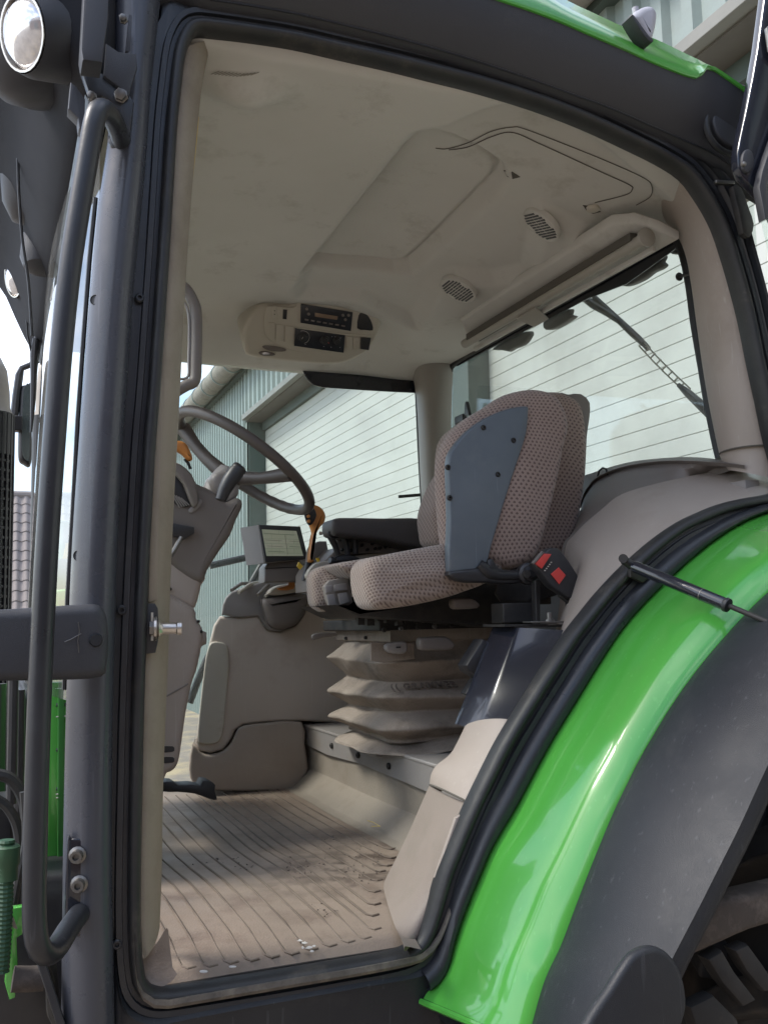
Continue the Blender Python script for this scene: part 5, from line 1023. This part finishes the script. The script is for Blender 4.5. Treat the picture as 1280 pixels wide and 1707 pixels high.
# ---------- armrest console with levers and switch panel
part('side_wall', MB().box((1.30, 3.36, 1.6), (0.62, 0.06, 0.75)), 'taupe')
acm = part('control_console', MB().pillow(Ps([(524,985),(524,955),(532,940),(545,932),(565,912),(700,905),(740,915),(740,985)], y=2.72), (0, 0.2, 0), 0.01, 3), 'taupe', smooth=50)
part('console_top', MB().pillow(cr(Ps([(512,958),(525,940),(545,935),(600,925),(680,918),(700,922),(690,932),(600,945),(550,952),(520,966)], y=2.70), 2, True), (0, 0.03, 0), 0.004, 2), 'cream', acm, smooth=60)
sw_ = part('switch_board', MB().pillow(Ps([(560,896),(600,893),(650,902),(672,912),(664,922),(610,922),(565,922)], y=2.69), (0, 0.03, 0), 0.003, 2), 'greycap', acm)
for (x_, y_) in [(568,900),(574,899),(585,901),(603,901),(603,909),(625,915),(633,914),(642,912),(650,911),(659,910),(612,917),(590,912),(576,910),(585,918),(570,917),(644,905),(620,907),(634,906)]:
    part('control_knob', MB().lathe(P(x_, y_, y=2.688), (0, -1, 0.2), [(0.0052, 0), (0.005, 0.006), (0.0035, 0.008)], 10), 'blackp', sw_)
part('side_bin', MB().pillow(cr(Ps([(512,958),(514,925),(520,908),(545,902),(546,935),(530,950)], y=2.86), 2, True), (0, 0.03, 0), 0.006, 2), 'taupe', smooth=60)
for (x0, y0, x1, y1) in ((551,894,564,926), (573,892,580,926), (590,894,593,923)):
    part('scv_lever', MB().tube(Ps([(x0,y0),((x0+x1)/2+1,(y0+y1)/2),(x1,y1)], y=2.66), [0.011, 0.009, 0.008], 10), 'blackp')
part('lever_head', MB().pillow(cr(Ps([(543,888),(552,885),(562,887),(568,892),(560,898),(549,897)], y=2.65), 2, True), (0, -0.02, 0), 0.006, 3), 'blackp', smooth=60)
part('knob_base', MB().pillow(cr(Ps([(553,936),(560,928),(580,924),(596,928),(600,934),(575,938)], y=2.62), 2, True), (0, 0.03, 0), 0.005, 2), 'blackp', smooth=60)
part('round_knob', MB().lathe(P(554, 935, y=2.6), (-1, -0.4, 0.2), [(0.011, -0.01), (0.012, 0.004), (0.008, 0.01)], 14), 'blackp')
part('right_armrest', MB().pillow(cr(Ps([(555,870),(562,863.5),(580,862.5),(640,863.5),(730,866),(735,900),(720,920),(697,914),(681,912),(642,902),(600,897),(569,893.5),(557,889)], y=2.60), 2, True), (0, 0.11, 0), 0.015, 4), mat('dark armrest skin', (0.085, 0.075, 0.072), 0.55, var=0.3, vscale=6, bump=0.4, bscale=600), smooth=60)
# orange joystick
js = part('joystick', MB().pillow(cr(Ps([(508,851),(513,845),(522,843),(533,849),(539,860),(537,872),(530,880),(525,889),(522,900),(520,915),(518,930),(520,938),(511,938),(513,915),(516,900),(517,888),(513,876),(508,866)], y=2.84), 3, True), (0, -0.03, 0), 0.011, 4), 'orange', smooth=70)
part('button_pad', MB().pillow(cr(Ps([(506,851),(512,846),(522,847),(527,858),(522,871),(515,876),(509,868)], y=2.808), 3, True), (0, -0.006, 0), 0.003, 2), 'blackp', js, smooth=50)
for (x_, y_) in ((513,851),(514,861),(514.5,869)): part('thumb_button', MB().lathe(P(x_, y_, y=2.80), (0, -1, 0.1), [(0.0055, 0), (0.005, 0.005), (0.003, 0.006)], 12), 'orange', js)
part('joystick_trigger', MB().lathe(P(535, 889, y=2.82), (1, 0, 0), [(0.006, -0.004), (0.006, 0.002), (0.003, 0.006)], 10), 'cream', js)
part('joystick_boot', MB().tube(Ps([(514,938),(511,952),(508,968)], y=2.82), [0.010, 0.009, 0.011], 12), 'blackp', js)
for q in ([(497,937),(505,944),(500,950),(494,944)], [(526,930),(531,930),(535,940),(530,941)]):
    part('quick_tab', MB().pillow(Ps(q, y=2.78), (0, -0.006, 0), 0.001, 1), 'yellow')

# ---------- display on its stand
mn = Vector((0.10, -1, 0.12)).normalized(); mo = P(470, 905, y=2.98)
def MN(pts, lift=0): return [PL(a_, b_, mo+mn*lift, mn) for a_, b_ in pts]
mon = part('display_monitor', MB().pillow(MN([(431,875),(500,878),(513,932),(442,938)]), mn*-0.05+Vector((-0.045, 0, 0)), 0.004, 3), 'greycap', smooth=50)
part('display_bezel', MB().pillow(MN([(431,875),(500,878),(513,932),(442,938)], 0.001), mn*0.006, 0.003, 2), 'blackp', mon)
scm = bpy.data.materials.new('display screen'); scm.use_nodes = True; n = scm.node_tree; b = n.nodes['Principled BSDF']
brk = n.nodes.new('ShaderNodeTexBrick'); tcn = n.nodes.new('ShaderNodeTexCoord'); mpp = n.nodes.new('ShaderNodeMapping'); mpp.inputs['Rotation'].default_value = (R(90), 0, 0)
n.links.new(tcn.outputs['Object'], mpp.inputs[0]); n.links.new(mpp.outputs[0], brk.inputs['Vector']); brk.inputs['Scale'].default_value = 26
brk.inputs['Color1'].default_value = (0.31, 0.32, 0.25, 1); brk.inputs['Color2'].default_value = (0.27, 0.30, 0.22, 1); brk.inputs['Mortar'].default_value = (0.22, 0.25, 0.18, 1); brk.inputs['Brick Width'].default_value = 1.3; brk.inputs['Row Height'].default_value = 0.4
n.links.new(brk.outputs[0], b.inputs['Base Color']); n.links.new(brk.outputs[0], b.inputs['Emission Color']); b.inputs['Emission Strength'].default_value = 0.12; b.inputs['Roughness'].default_value = 0.25
part('display_screen', MB().pillow(MN([(436.6,882.4),(494.2,885.2),(505.5,926.9),(444.4,926.9)], 0.0075), mn*0.001, 0.0003, 1), scm, mon, smooth=0)
for k, (x0, y0, x1, y1) in enumerate(((440,889,491,892),(443,900,470,901.5),(445,910,472,911.5),(447,919,474,920),(475,892,480,924),(482,902,499,903),(483,911,501,912))):
    part('screen_line', MB().tube(MN([(x0, y0), (x1, y1)], 0.0088), 0.0006, 4), 'taupe' if k % 3 else 'hose', mon)
part('monitor_stand', MB().pillow(Ps([(442,946),(450,936),(500,934),(511,940),(509,969),(441,971)], y=3.0), (0, 0.08, 0), 0.006, 3), 'taupe', mon, smooth=50)
part('stand_seam', MB().tube(Ps([(442,948),(475,946),(510,945)], y=2.998), 0.0015, 5), 'blackp', mon)

# ---------- steering column, wheel, levers, pedal
t36 = R(36); WC = Vector((0.62, 2.5, 2.18)); wn = Vector((math.sin(t36), 0, math.cos(t36))); ex = Vector((math.cos(t36), 0, -math.sin(t36))); ey = Vector((0, 1, 0))
rim = [WC+(ex*math.cos(2*math.pi*k/72)+ey*math.sin(2*math.pi*k/72))*0.21 for k in range(72)]
whl = part('steering_wheel', MB().tube(rim, [0.0148+0.0012*(1 if (k % 2) else 0)*(1 if 4 < k < 30 else 0) for k in range(72)], 14, closed=True), 'wheelskin', smooth=80)
hub = WC-wn*0.055+ex*(-0.01)
for (a_, b_) in ((302, 712), (470, 786)):
    e_ = PL(a_, b_, WC, wn); e_ = WC+(e_-WC).normalized()*0.205
    hp_ = hub+(e_-WC).normalized()*0.03
    md = hp_.lerp(e_, 0.5)-wn*0.008
    part('spoke', MB().tube(cr([hp_, md, e_], 5), [0.016+0.001*abs(5-k) for k in range(11)], 10), 'wheelskin', whl, smooth=80)
e_ = WC+Vector((-0.3, 1, 0)).normalized()*0.1; e_ = WC+(ex*math.cos(2.2)+ey*math.sin(2.2))*0.205
part('spoke', MB().tube([hub, hub.lerp(e_, 0.5)-wn*0.006, e_], 0.016, 10), 'wheelskin', whl, smooth=80)
part('hub', MB().lathe(hub-wn*0.05, wn, [(0.035, -0.03), (0.042, 0.0), (0.040, 0.04), (0.036, 0.06), (0.024, 0.066)], 28), 'greycap', whl, smooth=50)
yc0 = 2.42
shr = part('column_shroud', MB().pillow(cr(Ps([(262,775),(280,767),(296,770),(310,778),(322,790),(330,805),(345,811),(366,824),(380,836),(394,828),(405,833),(406,845),(396,866),(386,892),(368,918),(348,950),(337,972),(310,960),(284,940),(262,920)], y=yc0), 2, True), (0, 0.17, 0), 0.02, 4), 'taupe', smooth=60)
part('cluster_hood', MB().pillow(cr(Ps([(286,772),(300,776),(318,792),(326,815),(330,838),(322,848),(314,835),(304,808),(288,788)], y=yc0), 2, True), (0, -0.02, 0), 0.006, 2), 'taupe', shr, smooth=60)
part('instrument_cluster', MB().pillow(cr(Ps([(284,790),(296,796),(308,815),(317,838),(308,846),(284,834)], y=yc0), 2, True), (0, -0.006, 0), 0.002, 2), 'blackp', shr, smooth=50)
for k in range(5): part('cluster_slat', MB().tube([P(286+4*k, 822+2*k, y=yc0-0.008), P(300+4*k, 846-k, y=yc0-0.008)], 0.0018, 5), 'greycap', shr)
part('key_bezel', MB().pillow(cr(Ps([(314,850),(325,838),(334,832),(337,838),(328,850),(318,856)], y=yc0), 2, True), (0, -0.006, 0), 0.003, 2), 'greycap', shr, smooth=60)
part('column_boss', MB().pillow(cr(Ps([(352,800),(362,786),(378,784),(392,790),(398,805),(400,822),(385,838),(365,828)], y=yc0+0.02), 2, True), (0, 0.1, 0), 0.015, 3), 'greycap', shr, smooth=60)
part('column_tube', MB().pillow(cr(Ps([(276,905),(300,930),(345,955),(338,975),(331,1004),(322,1016),(300,1008),(270,985)], y=yc0+0.01), 2, True), (0, 0.14, 0), 0.02, 4), 'beige', smooth=60)
part('tilt_box', MB().pillow(Ps([(282,872),(300,876),(322,880),(322,890),(306,900),(284,893)], y=yc0), (0, -0.02, 0), 0.003, 2), 'blackp', shr)
part('tilt_lever', MB().tube(Ps([(303,895),(292,915),(282,930)], y=yc0-0.02), 0.006, 8), 'zinc', shr)
lc = part('lower_column_cover', MB().pillow(cr(Ps([(262,975),(281,986),(325,1012),(329,1030),(339,1046),(341,1062),(337,1086),(330,1118),(322,1140),(312,1190),(305,1240),(300,1270),(292,1284),(280,1290),(262,1292)], y=yc0), 2, True), (0, 0.16, 0), 0.02, 4), 'beige', smooth=60)
part('cover_fold', MB().tube(Ps([(270,1165),(295,1151),(314,1140)], y=yc0+0.0), 0.0022, 6), 'taupe', lc)
for yy in (1249, 1267): part('cover_slot', MB().pillow(cr(Ps([(266,yy-4),(288,yy-5),(291,yy),(288,yy+4),(266,yy+5)], y=yc0+0.001), 2, True), (0, -0.003, 0), 0.001, 1), 'blackp', lc)
for s_ in ((284,982),(331,1036),(336,1053)): screw(*s_, y=yc0+0.006, r=0.004, parent=lc)
part('cover_knuckle', MB().lathe(P(332, 1064, y=yc0+0.05), (1, -0.3, 0), [(0.02, -0.02), (0.024, 0.0), (0.015, 0.018)], 14), 'beige', lc, smooth=60)
ls = part('shuttle_lever', MB().tube(Ps([(368,834),(374,818),(383,802),(393,788),(399,780)], y=2.26), [0.013, 0.016, 0.019, 0.020, 0.017], 16), 'blackp', smooth=70)
part('lever_cap', MB().lathe(P(398, 782, y=2.26), (0.55, -0.35, 0.7), [(0.019, 0), (0.018, 0.008), (0.012, 0.011)], 18), 'blackp', ls, smooth=60)
part('horn_lever', MB().pillow(cr(Ps([(280,738),(294,737),(306,740),(314,752),(319,768),(312,770),(304,762),(294,755),(280,756)], y=2.45), 2, True), (0, -0.03, 0), 0.01, 3), 'orange', smooth=60)
part('lever_stem', MB().tube(Ps([(308,765),(314,772),(318,782)], y=2.44), 0.004, 6), 'blackp')
pdl = part('pedal', MB().pillow(cr(Ps([(262,1298),(282,1297),(290,1302),(312,1301),(326,1303),(330,1295),(342,1296),(351,1303),(350,1312),(354,1327),(340,1325),(318,1317),(290,1314),(262,1313)], y=2.72), 2, True), (0, -0.07, 0), 0.006, 2), 'rubber', smooth=40)

# ================================================================== FENDER, EXTENSION, WHEEL
def arch(rows_px, n=90):                 # list of (px polyline, y)
    return [resample(cr(Ps(pts, y=y), 4), n) for pts, y in rows_px]
G1 = [(1340,838),(1280,853),(1224,876),(1161,920),(1099,976),(1042,1036),(999,1098),(956,1168),(917,1231),(886,1287),(856,1344),(834,1380),(813,1417),(795,1460),(777,1503),(763,1540),(752,1575),(742,1608),(728,1636),(712,1654),(703,1670)]
G2 = [(1360,905),(1280,975),(1244,1009),(1198,1059),(1153,1113),(1108,1177),(1062,1254),(1040,1297),(1017,1344),(995,1396),(972,1453),(950,1510),(927,1571),(908,1610),(895,1643),(877,1707),(868,1745)]
g1 = resample(cr(Ps(G1, y=1.592), 4), 100); g2 = resample(cr(Ps(G2, y=1.37), 4), 100)
rows = []
for i, (p, q) in enumerate(zip(g1, g2)):
    a_ = g1[max(0, i-1)]; b_ = g1[min(99, i+1)]; t = (b_-a_).normalized(); nn = Vector((0, 1, 0)).cross(t).normalized()
    if nn.x > 0: nn = -nn
    row = [p+Vector((0, 0.01, 0))-nn*0.02, p-nn*0.004]
    for k in range(17):
        s_ = k/16; bul = 0.020*math.sin(math.pi*min(1, s_/0.9)*0.5)-0.030*max(0, (s_-0.72)/0.28)**2; row.append(p.lerp(q, s_)+nn*bul)
    row.append(q-nn*0.03+Vector((0, 0.0, 0))); rows.append(row)
part('fender', MB().grid(rows), 'green', smooth=60)
# rolled bottom lip of the fender
bl_ = rows[-1][1:-1]
part('fender_lip', MB().tube(bl_, 0.006, 8), 'green')
B1x = [(1520,960),(1400,1080),(1330,1190),(1280,1290),(1239,1380),(1198,1462),(1171,1516),(1126,1603),(1090,1680),(1060,1750)]
e1 = resample(cr(Ps(G2, y=1.365), 4), 100); e2 = resample(cr(Ps(B1x, y=1.13), 4), 100); rows = []
for i, (p, q) in enumerate(zip(e1, e2)):
    t = (e1[min(99, i+1)]-e1[max(0, i-1)]).normalized(); nn = Vector((0, 1, 0)).cross(t).normalized()
    if nn.x > 0: nn = -nn
    row = [p-nn*0.045+Vector((0, 0.02, 0)), p-nn*0.010]
    for k in range(1, 15):
        s_ = k/14; row.append(p.lerp(q, s_)+nn*(-0.008+0.022*math.sin(math.pi*s_*0.75)))
    row += [q-nn*0.0, q-nn*0.012+Vector((0, -0.004, 0)), q-nn*0.03+Vector((0, 0.01, 0))]; rows.append(row)
ext = part('fender_extension', MB().grid(rows), 'exten', smooth=60)
part('fender_end_cover', MB().pillow(cr(Ps([(960,1760),(981,1707),(1000,1676),(1017,1652),(1038,1618),(1058,1592),(1085,1580),(1110,1586),(1130,1608),(1142,1640),(1146,1680),(1136,1720),(1130,1760)], y=1.105), 3, True), (0, 0.02, 0), 0.008, 3), 'exten', smooth=60)
# lower black skirt under the green
part('fender_skirt', MB().pillow(Ps([(640,1652),(690,1640),(706,1662),(712,1685),(760,1705),(800,1735),(640,1740)], y=1.62), (0, 0.05, 0), 0.01, 3), 'exten', smooth=60)
# wheel
wc = Vector((1.98, 1.40, 0.93)); WRd = 0.84; WW = 0.46
wheel = part('rear_wheel', MB().lathe(wc-Vector((0, WW/2, 0)), (0, 1, 0), [(0.36, 0.02), (0.42, 0.0), (0.55, -0.03), (0.70, -0.01), (0.79, 0.03), (WRd-0.01, 0.08), (WRd, WW/2), (WRd-0.01, WW-0.08), (0.79, WW-0.03), (0.5, WW)], 72), 'tyre', smooth=50)
lug = None
for k in range(44):
    side = k % 2; an_ = 2*math.pi*k/44
    mb = MB(); ca, sa = math.cos(an_), math.sin(an_)
    def wp(r_, a_, y): return wc+Vector((math.cos(a_)*r_, y, math.sin(a_)*r_))
    y0, y1 = (-WW/2+0.02, 0.03) if side == 0 else (WW/2-0.02, -0.03)
    sh = 0.16; wd_ = 0.035
    v = []
    for (yy, aa) in ((y0, an_), ((y0+y1)/2, an_+sh*0.4), (y1, an_+sh)):
        for rr in (WRd-0.04, WRd+0.05):
            v.append(wp(rr, aa-wd_, yy)); v.append(wp(rr, aa+wd_, yy))
    f = []
    for s_ in (0, 4): f += [(s_, s_+1, s_+5, s_+4), (s_+2, s_+6, s_+7, s_+3), (s_, s_+4, s_+6, s_+2), (s_+1, s_+3, s_+7, s_+5)]
    f += [(0, 2, 3, 1), (8, 9, 11, 10)]
    part('tread_lug', MB().add(v, f), 'tyre', wheel, smooth=0, bevel=0.006)
part('rim', MB().lathe(wc-Vector((0, WW/2-0.04, 0)), (0, 1, 0), [(0.02, 0.06), (0.2, 0.05), (0.32, 0.02), (0.37, -0.01), (0.38, 0.02)], 48), 'yellow', wheel)
part('mud_crust', MB().pillow(cr(Ps([(1060,1640),(1100,1575),(1128,1545),(1160,1522),(1200,1505),(1240,1492),(1300,1478),(1360,1470),(1360,1528),(1300,1538),(1250,1552),(1205,1572),(1160,1592),(1130,1612),(1100,1650)], y=1.17), 2, True), (0, 0.05, 0), 0.01, 3), 'mud', wheel, smooth=60)
for q in ([(1180,1600),(1205,1585),(1225,1620),(1262,1668),(1240,1680),(1205,1640)], [(1225,1585),(1248,1575),(1270,1605),(1300,1650),(1275,1655),(1245,1620)], [(1150,1680),(1190,1660),(1230,1700),(1240,1740),(1170,1740)]):
    part('sidewall_lug', MB().pillow(Ps(q, y=1.175), (0, 0.03, 0), 0.006, 2), 'tyre', wheel)
part('axle_housing', MB().tube([(1.98, 1.4, 0.93), (1.98, 2.5, 0.93)], 0.15, 20), 'mech')
part('chassis', MB().box((0.9, 2.5, 0.85), (3.4, 0.7, 0.5)), 'mech', bevel=0.03)
part('inner_wheel_arch', MB().grid([[p+Vector((0.03, 0, -0.03)), p+Vector((0.03, -0.2, -0.03))] for p in g1]), 'blackp')

# ---------- door gas strut
ga, gb_ = P(1056, 944, y=1.545), P(1212, 1009, y=1.36)
st = part('gas_strut', MB().tube([ga, ga.lerp(gb_, 0.03), gb_.lerp(ga, 0.05), gb_], [0.0105, 0.0118, 0.0118, 0.0105], 18), 'gloss', smooth=40)
d_ = (gb_-ga).normalized(); en = gb_+d_*0.25
part('strut_rod', MB().tube([gb_, en], 0.0048, 12), 'mech', st)
part('strut_collar', MB().lathe(gb_-d_*0.006, d_, [(0.0125, 0), (0.0135, 0.003), (0.0125, 0.008), (0.006, 0.010)], 18), 'blackp', st, smooth=40)
part('ball_socket', MB().tube([P(1038, 934, y=1.56), P(1050, 941, y=1.557), P(1060, 946, y=1.555)], [0.008, 0.0095, 0.0085], 12), 'blackp', st)
part('ball_stud', MB().tube([P(1040, 933, y=1.565), P(1038, 931, y=1.545)], 0.009, 12), 'mech', st)
part('strut_bracket', MB().pillow(Ps([(1044,946),(1052,944),(1068,950),(1082,958),(1066,972),(1045,962)], y=1.585), (0, -0.012, 0), 0.003, 2), 'mech')
part('strut_band', MB().tube([gb_.lerp(ga, 0.26), gb_.lerp(ga, 0.25)], 0.0121, 18), 'zinc', st)

# ---------- loose things on the mat
def loose(name, label, cat, mb, mt, grp=None):
    c_ = sum(mb.v, Vector())/len(mb.v); root = None
    o = mb.build(name, M[mt]); o['label'] = label; o['category'] = cat
    if grp: o['group'] = grp
    return o
s0 = P(613, 1381, z=1.206); s1 = P(634, 1391, z=1.206)
loose('straw_stalk', 'thin yellow straw stalk lying on the mat below the seat platform', 'straw', MB().tube([s0+Vector((0,0,.02)), s0.lerp(s1, 0.5)+Vector((0.0, 0.004, 0.022)), s1+Vector((0,0,.02)), s1+Vector((-0.02, 0.01, 0.02))], 0.0014, 5), 'straw')
cr_ = MB(); rnd = random.Random(3)
for cxp, cyp, sx, sy, nn_ in ((400,1440,18,8,14), (500,1445,34,14,40), (540,1405,20,10,16), (600,1450,26,18,40), (545,1520,16,8,14), (530,1512,14,6,8), (620,1420,22,16,22), (360,1435,30,6,8), (600,1300,10,20,4), (330,1372,4,4,1), (450,1360,60,40,10), (430,1612,30,3,12)):
    for _ in range(nn_):
        p = P(rnd.gauss(cxp, sx*0.6), rnd.gauss(cyp, sy*0.6), z=ZF+0.004); s_ = rnd.uniform(0.0008, 0.0028)
        if p.y > 3 or p.y < 1.62: continue
        p.z = zm(p.y)+0.002; cr_.box(p, (s_*rnd.uniform(0.8, 2.2), s_, s_*0.5), Matrix.Rotation(rnd.uniform(0, 3), 3, 'Z'))
co_ = cr_.build('soil_crumbs', M['crumb'], smooth=0, kind='stuff'); co_['label'] = 'dark crumbs of dry soil scattered over the ribbed floor mat'; co_['category'] = 'soil'
pw = MB()
for (x_, y_, a_, b_) in ((500,1568,7,3),(508,1572,6,4),(514,1580,9,4),(520,1586,5,3),(505,1580,4,3),(524,1577,4,3)):
    c_ = P(x_, y_, z=ZF+0.003); n_ = 10; pw.prism([P(x_+a_*math.cos(2*math.pi*k/n_)*rnd.uniform(0.25, 0.9), y_+b_*math.sin(2*math.pi*k/n_)*rnd.uniform(0.3, 0.8), z=ZF-0.003) for k in range(n_)], (0, 0, 0.0005))
for (x_, y_, a_, b_) in ((340,1620,7,2),(388,1612,6,1.5),(552,1516,5,3)):
    pw.prism([P(x_+a_*math.cos(2*math.pi*k/10), y_+b_*math.sin(2*math.pi*k/10), z=ZF-0.011) for k in range(10)], (0, 0, 0.001))
part('paint_splash', pw, 'white', fmat, kind='stuff')
